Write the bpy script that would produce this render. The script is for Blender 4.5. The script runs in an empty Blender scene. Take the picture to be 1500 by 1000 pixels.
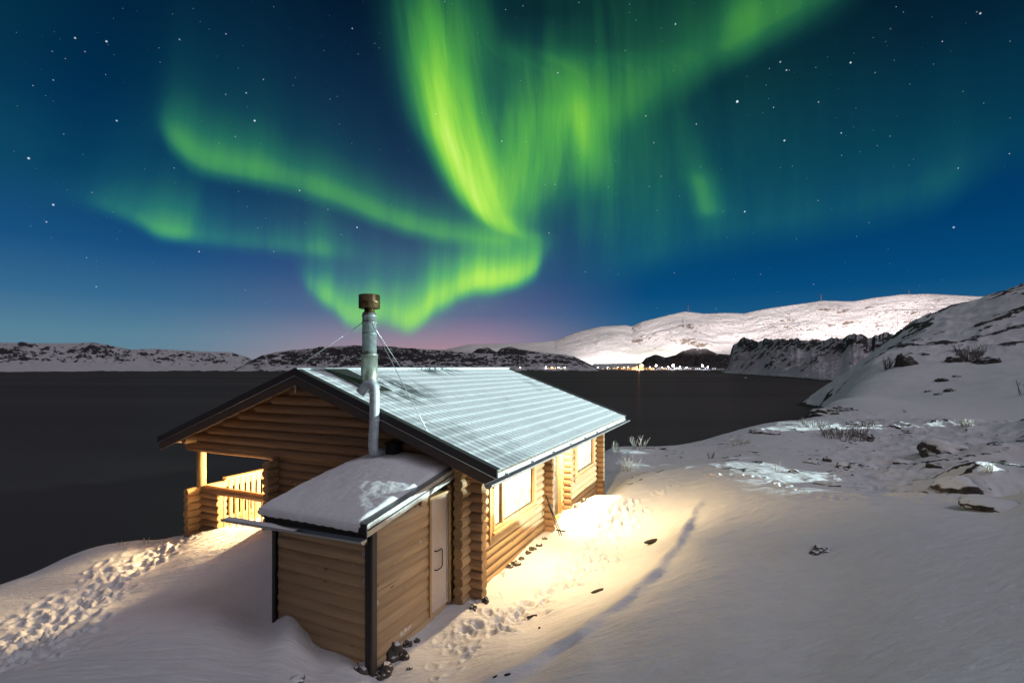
import bpy, math, random
import numpy as np
from mathutils import Vector, Matrix

SC = bpy.context.scene
COL = SC.collection
R_ = math.radians
random.seed(7)

# ------------------------------------------------------------------ camera, exposure
EYE = 11.0                    # eye height above the fjord
F, Y0 = 718.7, 537.9          # focal length in photo pixels, horizon row (measured)
cam_d = bpy.data.cameras.new('camera')
cam = bpy.data.objects.new('camera', cam_d)
COL.objects.link(cam)
cam.location = (0, 0, EYE)
cam.rotation_euler = (R_(90), 0, 0)
cam_d.sensor_width = 36.0
cam_d.lens = F / 1500 * 36
cam_d.shift_y = (Y0 - 500) / 1500
cam_d.clip_start = 0.05
cam_d.clip_end = 40000
SC.camera = cam
SC.view_settings.view_transform = 'Standard'
SC.view_settings.look = 'None'
SC.view_settings.exposure = 0.0
SC.view_settings.gamma = 1.0
SC.cycles.max_bounces = 6
SC.cycles.diffuse_bounces = 3
SC.cycles.sample_clamp_indirect = 4.0
SC.cycles.use_denoising = True


def lin(r, g, b):
    def c(v):
        v /= 255.0
        return v / 12.92 if v <= .04045 else ((v + .055) / 1.055) ** 2.4
    return (c(r), c(g), c(b))


# ------------------------------------------------------------------ node helper
class NT:
    def __init__(self, tree):
        self.t = tree
        self.n = tree.nodes
        self.l = tree.links

    def _in(self, sock, v):
        if isinstance(v, bpy.types.NodeSocket):
            self.l.new(v, sock)
        elif v is not None:
            if hasattr(sock, 'default_value'):
                try:
                    sock.default_value = v
                except Exception:
                    sock.default_value = (*v, 1.0)

    def m(self, op, a=None, b=None, c=None, clamp=False):
        nd = self.n.new('ShaderNodeMath')
        nd.operation = op
        nd.use_clamp = clamp
        for i, v in enumerate((a, b, c)):
            if v is not None:
                self._in(nd.inputs[i], v)
        return nd.outputs[0]

    def v(self, op, a=None, b=None):
        nd = self.n.new('ShaderNodeVectorMath')
        nd.operation = op
        if a is not None:
            self._in(nd.inputs[0], a)
        if b is not None:
            self._in(nd.inputs[1], b)
        return nd.outputs['Value'] if op in ('DOT_PRODUCT', 'LENGTH', 'DISTANCE') else nd.outputs[0]

    def xyz(self, x=0.0, y=0.0, z=0.0):
        nd = self.n.new('ShaderNodeCombineXYZ')
        for i, v in enumerate((x, y, z)):
            self._in(nd.inputs[i], v)
        return nd.outputs[0]

    def sep(self, v):
        nd = self.n.new('ShaderNodeSeparateXYZ')
        self._in(nd.inputs[0], v)
        return nd.outputs

    def mapr(self, v, a, b, c=0.0, d=1.0, smooth=False):
        nd = self.n.new('ShaderNodeMapRange')
        nd.interpolation_type = 'SMOOTHSTEP' if smooth else 'LINEAR'
        nd.clamp = True
        self._in(nd.inputs[0], v)
        for i, q in enumerate((a, b, c, d)):
            self._in(nd.inputs[i + 1], q)
        return nd.outputs[0]

    def noise(self, vec, scale=1.0, detail=3.0, rough=.5, dist=0.0):
        nd = self.n.new('ShaderNodeTexNoise')
        self._in(nd.inputs['Vector'], vec)
        nd.inputs['Scale'].default_value = scale
        nd.inputs['Detail'].default_value = detail
        nd.inputs['Roughness'].default_value = rough
        nd.inputs['Distortion'].default_value = dist
        return nd.outputs[0]

    def voro(self, vec, scale=1.0, feature='F1'):
        nd = self.n.new('ShaderNodeTexVoronoi')
        nd.feature = feature
        self._in(nd.inputs['Vector'], vec)
        nd.inputs['Scale'].default_value = scale
        return nd.outputs

    def ramp(self, f, stops, interp='LINEAR'):
        nd = self.n.new('ShaderNodeValToRGB')
        cr = nd.color_ramp
        cr.interpolation = interp
        while len(cr.elements) < len(stops):
            cr.elements.new(.5)
        for e, (p, c) in zip(cr.elements, sorted(stops)):
            e.position = p
            e.color = (*c, 1)
        self._in(nd.inputs[0], f)
        return nd.outputs[0]

    def mix(self, f, a, b, mode='MIX'):
        nd = self.n.new('ShaderNodeMix')
        nd.data_type = 'RGBA'
        nd.blend_type = mode
        self._in(nd.inputs[0], f)
        for s, v in ((nd.inputs[6], a), (nd.inputs[7], b)):
            if isinstance(v, bpy.types.NodeSocket):
                self.l.new(v, s)
            else:
                s.default_value = (*v, 1)
        return nd.outputs[2]

    def curve(self, f, pts):
        nd = self.n.new('ShaderNodeFloatCurve')
        c = nd.mapping.curves[0]
        pts = sorted(pts)
        while len(c.points) < len(pts):
            c.points.new(.5, .5)
        for p, (x, y) in zip(c.points, pts):
            p.location = (x, y)
            p.handle_type = 'AUTO_CLAMPED'
        nd.mapping.use_clip = False
        nd.mapping.extend = 'HORIZONTAL'
        nd.mapping.update()
        self._in(nd.inputs['Value'], f)
        return nd.outputs[0]


# ------------------------------------------------------------------ world: night sky with northern lights
AZR, ELR = R_(52), R_(50)     # azimuth -52..52 deg -> 0..1, elevation 0..50 deg -> 0..1


def sky_pt(px, py):
    az = math.atan((px - 750) / F)
    el = math.atan((Y0 - py) / F * math.cos(az))
    return (az + AZR) / (2 * AZR), el / ELR


world = bpy.data.worlds.new('World')
SC.world = world
world.use_nodes = True
wt = NT(world.node_tree)
wt.n.clear()
w_out = wt.n.new('ShaderNodeOutputWorld')
w_bg = wt.n.new('ShaderNodeBackground')
wt.l.new(w_bg.outputs[0], w_out.inputs[0])
tc = wt.n.new('ShaderNodeTexCoord')
DIR = wt.v('NORMALIZE', tc.outputs['Generated'])
dx, dy, dz = wt.sep(DIR)
AZ = wt.m('ARCTAN2', dx, dy)
EL = wt.m('ARCSINE', dz)
T = wt.m('MULTIPLY_ADD', AZ, 1 / (2 * AZR), .5)
S = wt.m('MULTIPLY', EL, 1 / ELR)


def band_h(edge, inten, hpx, soft, slant=0.0, rays=0.0, rscale=60.0, wob=0.0, seed=0.0, plateau=0.0):
    """a curtain: lower edge over azimuth, brightness fading upward"""
    ft = wt.curve(T, [sky_pt(x, y) for x, y in edge])
    ipts = [(sky_pt(x, 450)[0], v) for x, v in inten]
    d = wt.m('SUBTRACT', S, ft)
    tt = wt.m('MULTIPLY_ADD', d, slant, T)
    if wob:
        nz = wt.noise(wt.xyz(wt.m('MULTIPLY', tt, rscale * .6), wt.m('MULTIPLY', S, 1.0), seed + 3), 1.0, 1.0)
        d = wt.m('SUBTRACT', d, wt.m('MULTIPLY', wt.m('SUBTRACT', nz, .45), wob))
    it = wt.curve(tt, ipts)
    if isinstance(hpx, (int, float)):
        h = hpx / F / ELR
    else:
        h = wt.curve(T, [(sky_pt(x, 450)[0], v / F / ELR) for x, v in hpx])
    pos = wt.m('MAXIMUM', wt.m('SUBTRACT', d, plateau), 0.0)
    up = wt.m('EXPONENT', wt.m('MULTIPLY', wt.m('DIVIDE', pos, h), -1.0))
    sf = soft / F / ELR
    lo = wt.mapr(d, -sf, sf * .8, smooth=True)
    val = wt.m('MULTIPLY', wt.m('MULTIPLY', it, up), lo)
    if rays:
        nz = wt.noise(wt.xyz(wt.m('MULTIPLY', tt, rscale), wt.m('MULTIPLY', S, 1.2), seed), 1.0, 4.0, .6)
        val = wt.m('MULTIPLY', val, wt.mapr(nz, .25, .75, 1 - rays, 1 + rays * .7))
    return val


def band_v(rows, rays=0.0, rscale=80.0, left=.65, right=1.25, seed=0.0):
    """a ribbon seen end on: centre, half width and brightness over elevation. rows: (py, cx, w, i)"""
    pts = [(sky_pt(cx, py), w, i) for py, cx, w, i in rows]
    c = wt.curve(S, [(p[1], p[0]) for p, w, i in pts])
    w_ = wt.curve(S, [(p[1], w / F / (2 * AZR)) for p, w, i in pts])
    i_ = wt.curve(S, [(p[1], i) for p, w, i in pts])
    off = wt.m('SUBTRACT', T, c)
    roff = wt.m('MULTIPLY_ADD', c, -.45, wt.m('MULTIPLY_ADD', S, .05, T))
    d = wt.m('DIVIDE', off, w_)
    sg = wt.m('GREATER_THAN', d, 0.0)
    k = wt.m('MULTIPLY_ADD', sg, 1 / right - 1 / left, 1 / left)
    q = wt.m('MULTIPLY', d, k)
    prof = wt.m('EXPONENT', wt.m('MULTIPLY', wt.m('MULTIPLY', q, q), -1.0))
    val = wt.m('MULTIPLY', prof, i_)
    if rays:
        nz = wt.noise(wt.xyz(wt.m('MULTIPLY', roff, rscale), wt.m('MULTIPLY', S, 2.6), seed), 1.0, 4.0, .6)
        val = wt.m('MULTIPLY', val, wt.mapr(nz, .25, .75, 1 - rays, 1 + rays * .6))
    return val


bands = [
    # long left arc running into the knot
    band_h([(100, 160), (225, 182), (250, 206), (300, 243), (350, 254), (400, 264), (450, 277), (500, 294), (560, 320),
            (620, 338), (700, 350), (770, 358), (900, 372)],
           [(130, 0), (200, 0), (232, .08), (270, .34), (300, .35), (360, .34), (400, .34), (450, .33), (520, .36), (600, .38), (680, .3),
            (740, .2), (775, 0), (900, 0)],
           [(230, 40), (330, 32), (430, 30), (520, 26), (640, 20), (780, 16)], 22, slant=-.05, rays=.3, rscale=22, seed=1.3),
    # faint high veil above the left arc
    band_h([(150, 200), (250, 205), (400, 262), (560, 318), (760, 358)],
           [(60, 0), (160, .006), (230, .02), (320, .055), (450, .07), (560, .05), (640, .02), (700, 0)], 85, 30, rays=.5, rscale=18, seed=9.1),
    # lower left arc
    band_h([(40, 268), (90, 288), (150, 306), (200, 326), (235, 344), (272, 350), (320, 356), (400, 363), (470, 370), (540, 378)],
           [(60, 0), (95, .03), (140, .14), (190, .26), (225, .42), (258, .46), (274, .36), (296, .2), (330, .14), (450, .14), (500, .06), (540, 0)],
           [(90, 40), (200, 48), (265, 40), (320, 26), (470, 22)], 13, slant=-.12, rays=.3, rscale=26, seed=4.2),
    # veil under the left arc with hanging rays
    band_h([(240, 352), (330, 360), (470, 372), (540, 385)],
           [(270, 0), (290, .05), (370, .08), (400, .12), (440, .10), (465, .14), (500, .08), (560, .02), (600, 0)], 60, 20, rays=.7, rscale=48, seed=2.7),
    # bright lower fold
    band_h([(400, 345), (442, 408), (458, 428), (485, 446), (520, 470), (560, 468), (600, 476), (640, 452), (690, 425), (740, 415), (778, 400), (798, 376), (830, 340)],
           [(425, 0), (440, .10), (462, .46), (500, .62), (540, .60), (600, .72), (650, .80), (700, .9), (755, .98), (780, .7), (798, .16), (812, 0)],
           [(440, 24), (520, 34), (600, 44), (700, 34), (780, 26)], 24, slant=-.03, rays=.4, rscale=44, wob=.055, seed=6.4),
    band_h([(420, 380), (460, 430), (520, 470), (600, 480), (690, 440), (780, 405), (830, 380)],
           [(430, 0), (470, .10), (600, .14), (740, .2), (800, .06), (830, 0)], 75, 40, rays=.5, rscale=30, seed=8.4),
    # upper right sweep
    band_h([(800, 205), (850, 192), (900, 172), (950, 142), (1010, 104), (1060, 70), (1100, 48), (1150, 22), (1210, -8), (1300, -60)],
           [(790, 0), (850, .10), (900, .13), (960, .17), (1010, .2), (1050, .26), (1090, .40), (1130, .35), (1180, .30), (1230, .2), (1300, 0)],
           [(850, 90), (950, 75), (1090, 48), (1200, 40)], 40, rays=.25, rscale=22, seed=5.5),
    # dim right arc
    band_h([(820, 420), (900, 402), (1000, 374), (1100, 352), (1200, 336), (1300, 314), (1380, 286), (1415, 262), (1480, 225)],
           [(840, 0), (900, .05), (1000, .10), (1100, .10), (1200, .10), (1300, .10), (1350, .12), (1385, .13), (1430, .08), (1480, .04), (1540, .03)],
           [(850, 150), (1000, 140), (1200, 120), (1390, 70), (1500, 120)], 30, rays=.35, rscale=20, seed=7.7),
    # main ribbon
    band_v([(-60, 622, 62, .12), (0, 626, 64, .26), (60, 632, 60, .42), (120, 640, 54, .58), (170, 650, 50, .7), (220, 668, 44, .8), (260, 684, 38, .82),
            (295, 700, 30, .74), (318, 716, 24, .52), (335, 738, 24, .26), (352, 770, 26, .1), (380, 780, 24, 0)],
           rays=.40, rscale=50, left=.72, right=1.15, seed=.4),
    # second ribbon, right of the dark gap
    band_v([(20, 795, 50, .05), (80, 790, 56, .14), (140, 792, 60, .27), (190, 786, 62, .36), (240, 774, 60, .36), (280, 758, 52, .32), (315, 746, 38, .22), (350, 740, 30, .08), (390, 745, 30, 0)],
           rays=.40, rscale=48, left=1.0, right=1.3, seed=3.9),
    # thin rays
    band_v([(60, 824, 18, 0), (120, 838, 17, .08), (170, 848, 17, .15), (205, 858, 18, .15), (250, 872, 20, .09), (300, 882, 20, 0)], left=.9, right=1.3),
    band_v([(160, 1000, 22, .02), (240, 1014, 20, .07), (275, 1026, 19, .16), (300, 1033, 19, .16), (325, 1040, 20, .04), (355, 1045, 20, 0)], left=.8, right=1.1),
    band_v([(60, 890, 60, .05), (200, 876, 60, .11), (300, 860, 80, .08), (380, 835, 80, .03), (440, 820, 60, 0)], rays=.6, rscale=70, seed=1.1),
    band_v([(0, 690, 30, .04), (60, 700, 40, .06), (120, 860, 200, .05), (200, 880, 200, .06), (300, 870, 160, .05), (400, 850, 120, .02), (450, 850, 120, 0)], rays=.5, rscale=40, seed=2.1),
    band_v([(100, -20, 60, .02), (200, 10, 55, .045), (300, 20, 60, .02), (400, 20, 60, 0)], left=1, right=1),
]
V = bands[0]
for b_ in bands[1:]:
    V = wt.m('ADD', V, b_)
aur = wt.ramp(wt.m('MULTIPLY', V, 1.1), [(0, (0, 0, 0)), (.08, (.004, .035, .022)), (.2, (.016, .13, .042)), (.4, (.075, .37, .045)),
                  (.62, (.22, .62, .05)), (.85, (.42, .82, .085)), (1.0, (.58, .9, .16))])
left = wt.ramp(S, [(0, lin(104, 136, 152)), (.06, lin(92, 134, 156)), (.13, lin(58, 110, 148)), (.22, lin(24, 82, 132)), (.34, lin(4, 58, 100)),
                   (.5, lin(0, 44, 78)), (.72, lin(2, 32, 56)), (1, lin(4, 26, 40))])
mid = wt.ramp(S, [(0, lin(196, 150, 150)), (.06, lin(160, 136, 156)), (.12, lin(104, 110, 146)), (.2, lin(66, 86, 132)), (.32, lin(44, 62, 104)),
                  (.45, lin(22, 44, 82)), (.72, lin(2, 18, 44)), (1, lin(2, 20, 34))])
right = wt.ramp(S, [(0, lin(52, 112, 150)), (.08, lin(36, 100, 142)), (.16, lin(6, 78, 128)), (.27, lin(0, 62, 110)), (.4, lin(0, 50, 82)),
                    (.55, lin(2, 30, 56)), (.72, lin(2, 13, 32)), (1, lin(2, 14, 26))])
base = wt.mix(wt.mapr(T, .12, .42, smooth=True), left, mid)
base = wt.mix(wt.mapr(T, .44, .66, smooth=True), base, right)
base = wt.mix(1.0, base, wt.mix(wt.mapr(S, .08, .7), (.93, .94, .95), (.80, .82, .86)), 'MULTIPLY')
# stars
vo = wt.voro(DIR, 110.0)
spread = wt.sep(vo['Color'])
star_r = wt.mapr(wt.m('POWER', spread[0], 9.0), 0, 1, .05, .17)
star = wt.mapr(vo['Distance'], star_r, wt.m('MULTIPLY', star_r, .35), 0, 1)
star = wt.m('MULTIPLY', star, wt.mapr(wt.m('POWER', spread[1], 3.0), 0, 1, .0, 1.0))
star = wt.m('MULTIPLY', star, wt.mapr(S, .05, .35))
for px, py, r_, b_ in [(1080, 149, 1.9, 1.5), (1246, 92, 1.3, 1), (1149, 206, 1.4, 1), (373, 177, 1.5, 1.1), (156, 61, 1.3, .9), (110, 56, 1.2, .8),
                       (171, 177, 1.2, .8), (42, 232, 1.5, .9), (78, 300, 1.4, .9), (68, 325, 1.1, .6), (523, 333, 1.4, .9), (1091, 310, 1.4, .9),
                       (1397, 333, 1.3, .8), (1436, 20, 1.2, .8), (1143, 91, 1.2, .7), (1152, 103, 1.2, .7), (141, 420, 1.0, .5), (439, 279, 1.2, .7),
                       (817, 107, 1.1, .7), (946, 170, 1.1, .6), (1020, 182, 1.1, .6), (735, 207, 1.1, .8), (516, 42, 1.0, .6), (331, 50, 1.0, .5)]:
    az = math.atan((px - 750) / F)
    el = math.atan((Y0 - py) / F * math.cos(az))
    p = (math.sin(az) * math.cos(el), math.cos(az) * math.cos(el), math.sin(el))
    dd = wt.v('DISTANCE', DIR, p)
    star = wt.m('ADD', star, wt.mapr(dd, r_ / F * .85, r_ / F * .2, 0, b_))
sky = wt.mix(1.0, wt.mix(wt.m('MULTIPLY', V, 1.1, clamp=True), base, (0, 0, 0)), aur, 'ADD')
sky = wt.mix(1.0, sky, wt.mix(star, (0, 0, 0), (.8, .92, 1.0)), 'ADD')
# unseen half of the sky behind: mauve glow added to light the snow
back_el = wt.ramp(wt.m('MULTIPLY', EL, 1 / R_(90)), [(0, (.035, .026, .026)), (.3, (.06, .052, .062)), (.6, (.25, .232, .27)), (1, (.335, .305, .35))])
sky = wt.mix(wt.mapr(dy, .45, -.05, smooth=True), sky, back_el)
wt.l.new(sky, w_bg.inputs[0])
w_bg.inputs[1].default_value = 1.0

# ------------------------------------------------------------------ moon: one soft lamp from the right
sd = bpy.data.lights.new('moon', 'SUN')
sd.energy = .62
sd.angle = R_(20)
sd.color = (.90, .90, 1.0)
so = bpy.data.objects.new('moon', sd)
COL.objects.link(so)
so.rotation_euler = Vector((-.70, .18, -.60)).to_track_quat('-Z', 'Y').to_euler()


def lamp(name, kind, loc, color, energy, size=.06, target=None, cone=90, blend=.5):
    d = bpy.data.lights.new(name, kind)
    d.energy = energy
    d.color = color
    d.shadow_soft_size = size
    if kind == 'SPOT':
        d.spot_size = R_(cone)
        d.spot_blend = blend
    o = bpy.data.objects.new(name, d)
    COL.objects.link(o)
    o.location = loc
    if target is not None:
        o.rotation_euler = (Vector(target) - Vector(loc)).to_track_quat('-Z', 'Y').to_euler()
    return o


# building axes: u runs along the ridge away from the camera, v across it to the right, z from the ridge
AROT = .431
AX = np.array([math.sin(AROT), math.cos(AROT)])
BX = np.array([math.cos(AROT), -math.sin(AROT)])
O2 = np.array([-4.841, 11.0])
ZR = EYE - .081
ZB = 4.5                      # ridge height above the cabin's base


def W(u, v, z):
    p = O2 + AX * u + BX * v
    return Vector((p[0], p[1], ZR + z))


# lamps of the cabin (fixtures are built with the cabin)
WARM = (1.0, .70, .34)
lamp('door_lamp_light', 'SPOT', W(5.5, 4.6, -2.2), WARM, 780, .06, target=W(7.0, 5.75, -4.2), cone=158, blend=.65)
lamp('eave_lamp_light', 'SPOT', W(2.2, 4.76, -2.18), WARM, 520, .05, target=W(2.1, 4.8, -4.2), cone=172, blend=.6)
lamp('porch_lamp_light', 'POINT', W(2.6, -1.62, -2.35), WARM, 3700, .25)
# the cool yard floodlight beyond the right edge of the photograph, skimming the roofs and rocks
lamp('yard_floodlight', 'SPOT', (60, 15, EYE + 2.4), (.76, 1.0, .98), 330000, .2, target=(4, 16, EYE - 1.0), cone=50, blend=.4)
# unseen spots added over the fjord, standing in for the town's glow on the mountain
TOWN = (1.0, .90, .87)


def pol(px, dist, z):
    az = math.atan((px - 750) / F)
    return Vector((math.sin(az) * dist, math.cos(az) * dist, z))


for px, d, z, tpx, e in ((760, 1800, 150, 740, 1.2e7), (880, 1750, 150, 880, 2.4e7), (1020, 1700, 150, 1020, 3.0e7), (1160, 1700, 150, 1160, 3.2e7), (1300, 1700, 150, 1300, 3.2e7), (1440, 1700, 150, 1450, 3.0e7)):
    lamp('town_glow_spot', 'SPOT', pol(px, d, z), TOWN, e * 6.5, 6, target=pol(tpx, 3300, 620), cone=52, blend=.75)
for px, py, d, col, e in ((884, 506, 2480, (1, .98, .95), 1.1e7), (949, 504, 2500, (1, .95, .7), 9e6)):
    z = EYE + (Y0 - py) / F * d * math.cos(math.atan((px - 750) / F))
    lamp('slope_floodlight', 'SPOT', pol(px, d - 60, z + 25), col, e * .5, 3, target=pol(px, d + 60, z - 10), cone=150, blend=.9)


# ------------------------------------------------------------------ numpy noise
def _hash(ix, iy, seed):
    h = (ix.astype(np.int64) * 374761393 + iy.astype(np.int64) * 668265263 + seed * 982451653) & 0xffffffff
    h = ((h ^ (h >> 13)) * 1274126177) & 0xffffffff
    return (h ^ (h >> 16)) & 0xffffffff


def perlin(x, y, seed=0):
    ix = np.floor(x)
    iy = np.floor(y)
    fx, fy = x - ix, y - iy
    out = 0
    ux = fx * fx * fx * (fx * (fx * 6 - 15) + 10)
    uy = fy * fy * fy * (fy * (fy * 6 - 15) + 10)
    vals = []
    for ox, oy in ((0, 0), (1, 0), (0, 1), (1, 1)):
        a = _hash(ix + ox, iy + oy, seed) / 4294967296.0 * 2 * np.pi
        vals.append(np.cos(a) * (fx - ox) + np.sin(a) * (fy - oy))
    a = vals[0] * (1 - ux) + vals[1] * ux
    b = vals[2] * (1 - ux) + vals[3] * ux
    return (a * (1 - uy) + b * uy) * 1.5


def fbm(x, y, octv=4, seed=0, gain=.5, ridged=False):
    s, a, tot = 0, 1.0, 0
    for o in range(octv):
        n = perlin(x * 2 ** o + 17.3 * o, y * 2 ** o - 9.1 * o, seed + o)
        if ridged:
            n = 1 - 2 * np.abs(n)
        s = s + n * a
        tot += a
        a *= gain
    return s / tot


def sstep(x, a, b):
    t = np.clip((x - a) / (b - a), 0, 1)
    return t * t * (3 - 2 * t)


def poly_dist(X, Y, pts):
    """distance to a polyline and signed side (positive = right of its direction)"""
    best = np.full(X.shape, 1e9)
    side = np.zeros(X.shape)
    for (x0, y0), (x1, y1) in zip(pts[:-1], pts[1:]):
        ex, ey = x1 - x0, y1 - y0
        t = np.clip(((X - x0) * ex + (Y - y0) * ey) / (ex * ex + ey * ey), 0, 1)
        ddx, ddy = X - (x0 + t * ex), Y - (y0 + t * ey)
        d = np.hypot(ddx, ddy)
        s = np.sign(ex * ddy - ey * ddx) * -1
        upd = d < best
        best = np.where(upd, d, best)
        side = np.where(upd, s, side)
    return best, best * side


def G(px, py, z):
    """ground point seen at a photo pixel when its height (from the eye) is z"""
    y = z * F / (Y0 - py)
    return ((px - 750) / F * y, y)


def P3(px, py, depth):
    return ((px - 750) / F * depth, depth, (Y0 - py) / F * depth)


# ------------------------------------------------------------------ terrain control points (x, y, z from the eye)
CP = []


def cz(px, py, z):
    x, y = G(px, py, z)
    CP.append((x, y, z))


def cd(px, py, d):
    CP.append(P3(px, py, d))


def cb(u, v, z):
    p = W(u, v, z)
    CP.append((p.x, p.y, p.z - EYE))


def cx(x, y, z):
    CP.append((x, y, z))


# around the cabin
for a in ((.4, 4.7, -4.46), (2.5, 4.7, -4.42), (4.4, 4.9, -4.4), (5.5, 4.7, -4.3), (7.5, 4.8, -4.36), (10.3, 4.7, -4.66), (-.3, 4.35, -4.5),
          (-1.2, 4.3, -4.6), (-2.1, 4.1, -4.66), (-2.15, 2.9, -4.5), (-2.1, 2.2, -4.12), (-2.0, 1.6, -4.34), (-.9, 1.5, -3.8), (.2, 1.5, -3.42), (.25, -.4, -3.55),
          (.1, -2.2, -4.0), (.0, -3.2, -4.12), (.2, -4.7, -4.5), (2, -4.8, -4.6), (5, -4.9, -4.75), (5, 1, -4.5), (2, 2, -4.4), (8, 1, -4.6), (8, -3, -4.8),
          (11, 1, -4.9), (11, -4.5, -5.0), (-1.2, .2, -4.0), (-1.4, -1.5, -4.15)):
    cb(*a)
cz(790, 815, -4.46); cz(850, 830, -4.42); cz(760, 900, -4.55); cz(660, 940, -4.65); cz(600, 975, -4.66); cz(640, 1000, -4.5)
cz(950, 740, -4.2); cz(900, 775, -4.35); cz(910, 716, -4.45); cz(872, 738, -4.16); cz(905, 728, -4.2); cz(1000, 705, -4.0)
# bank crest and its foot
cz(1062, 688, -3.75); cz(1003, 790, -3.72); cz(940, 862, -3.68); cz(850, 932, -3.68); cz(720, 1002, -3.85)
cz(960, 790, -4.18); cz(890, 860, -4.22); cz(800, 925, -4.3); cz(690, 985, -4.4)
# plateau in front at the right
cz(1100, 760, -3.5); cz(1200, 800, -3.25); cz(1100, 880, -3.3); cz(1000, 960, -3.25); cz(1300, 900, -2.9); cz(1500, 1000, -2.45); cz(1500, 860, -2.6)
cz(1200, 1000, -2.9); cz(1300, 745, -3.1); cz(1400, 752, -2.9); cz(1500, 762, -2.7); cz(1180, 722, -3.45); cz(900, 1000, -3.3)
# dip and rough ground behind it
cd(1300, 722, 15.5); cd(1400, 735, 14.0); cd(1500, 745, 13); cd(1250, 700, 17.5); cd(1120, 680, 19.5)
cd(1430, 700, 15.2); cd(1500, 700, 15.5); cd(1340, 690, 19); cd(1200, 665, 23); cd(1300, 655, 25); cd(1420, 650, 24); cd(1500, 650, 23)
cd(1050, 660, 25); cd(960, 672, 24); cd(890, 680, 23)
cd(890, 660, 29); cd(960, 655, 30); cd(1050, 640, 33); cd(1110, 627, 37); cd(1190, 612, 44)
cd(1280, 612, 38); cd(1380, 612, 36); cd(1500, 622, 31)
# the hill on the right
cd(1210, 595, 56); cd(1245, 573, 72); cd(1300, 585, 58); cd(1400, 585, 50); cd(1500, 585, 44)
cd(1255, 553, 95); cd(1300, 545, 80); cd(1400, 545, 70); cd(1500, 545, 60); cd(1275, 535, 112); cd(1310, 518, 118); cd(1400, 510, 95); cd(1500, 495, 88)
cd(1310, 500, 150); cd(1370, 470, 150); cd(1430, 455, 150); cd(1500, 430, 145); cd(1560, 410, 140); cd(1600, 480, 85); cd(1600, 560, 45)
# drop beyond the shore crests
for px, d in ((700, 36), (800, 37), (890, 37), (960, 39), (1050, 43), (1110, 48), (1165, 58)):
    cx((px - 750) / F * d, d, -8.6)
    cx((px - 750) / F * d * 1.35, d * 1.35, -14)
cd(1215, 566, 140); cx(*P3(1180, 640, 80)[:2], -13); cx(*P3(1215, 600, 120)[:2], -13); cx(*P3(1240, 600, 170)[:2], -13); cx(*P3(1150, 600, 170)[:2], -16)
for px in (1320, 1420, 1520, 1620):
    cx(*P3(px, 500, 230)[:2], 6)
# left shoulder of the ground
cz(265, 786, -4.65); cz(200, 798, -4.75); cz(140, 812, -4.9); cz(60, 842, -4.95); cz(0, 858, -5.0); cz(-120, 890, -5.0)
cz(100, 905, -4.45); cz(0, 930, -4.5); cz(0, 1000, -3.75); cz(200, 1000, -3.65); cz(400, 1000, -4.05); cz(480, 1000, -4.45); cz(250, 880, -4.3); cz(320, 905, -4.22)
cz(230, 815, -4.55); cz(150, 850, -4.6); cz(300, 830, -4.2)
for px, d in ((-120, 13.2), (0, 14.0), (60, 15.2), (140, 16.5), (200, 16.5), (265, 17.5)):
    cx((px - 750) / F * d, d, -6.6)
    cx((px - 750) / F * d * 1.5, d * 1.5, -11.5)
    cx((px - 750) / F * d * 3, d * 3, -17)
cx(-12, 24, -6.6); cx(-6, 24, -5.4); cx(-8, 32, -12); cx(2, 33, -9); cx(-10, 60, -18); cx(10, 70, -18); cx(40, 90, -18); cx(-30, 120, -22); cx(20, 220, -24); cx(-60, 220, -24)
# near the photographer and out of frame
cx(0, .8, -1.8); cx(.8, .1, -1.75); cx(-.8, .1, -1.85); cx(0, 1.6, -2.0); cx(2, 3, -2.2); cx(-2, 3, -2.7); cx(-4, 1, -2.8); cx(4, 1, -1.8); cx(0, 4.6, -3.3); cx(-1.5, 4.5, -3.5)
cx(7, 3, -1.9); cx(12.5, 6, -1.5); cx(12.8, 9, -1.4); cx(13.2, 11, -1.75); cx(18, 6, -1.4); cx(19, 12, -2.2); cx(26, 20, -1.98); cx(27.5, 24, -1.9); cx(30, 24, -2.3); cx(24, 16, -2.6); cx(42, 28, -2.7); cx(30, 10, -1.0); cx(45, 18, -2.2); cx(60, 40, 0); cx(-12, 5, -5.0); cx(-9, 6, -4.6)  # unseen banks on the right raised to shade plateau and heath from the floodlight
CP = np.array(CP)


def warp(x, y):
    r = np.hypot(x, y)
    return np.arctan2(x, y) * 2.2, np.log(r + 2.5)


def _tps_k(d2):
    return .5 * d2 * np.log(np.maximum(d2, 1e-12))


_qx, _qy = warp(CP[:, 0], CP[:, 1])
_n = len(CP)
_K = _tps_k((_qx[:, None] - _qx[None]) ** 2 + (_qy[:, None] - _qy[None]) ** 2) + np.eye(_n) * 1e-4
_Pm = np.stack([np.ones(_n), _qx, _qy], 1)
_M = np.block([[_K, _Pm], [_Pm.T, np.zeros((3, 3))]])
_sol = np.linalg.solve(_M, np.concatenate([CP[:, 2], np.zeros(3)]))

CREST = [G(*c) for c in ((1062, 690, -3.75), (1018, 750, -3.73), (1000, 795, -3.72), (940, 864, -3.68), (850, 934, -3.68), (720, 1004, -3.85), (560, 1090, -4.0))]
TRAIL_R = [G(*c) for c in ((1230, 742, -3.4), (1120, 706, -3.7), (1010, 700, -4.0), (930, 738, -4.2), (880, 785, -4.35), (830, 850, -4.4), (745, 905, -4.5), (690, 925, -4.6))]
TRAIL_L = [G(*c) for c in ((262, 798, -4.6), (215, 822, -4.55), (160, 848, -4.58), (110, 880, -4.5), (70, 925, -4.4), (20, 975, -4.1))]


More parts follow.
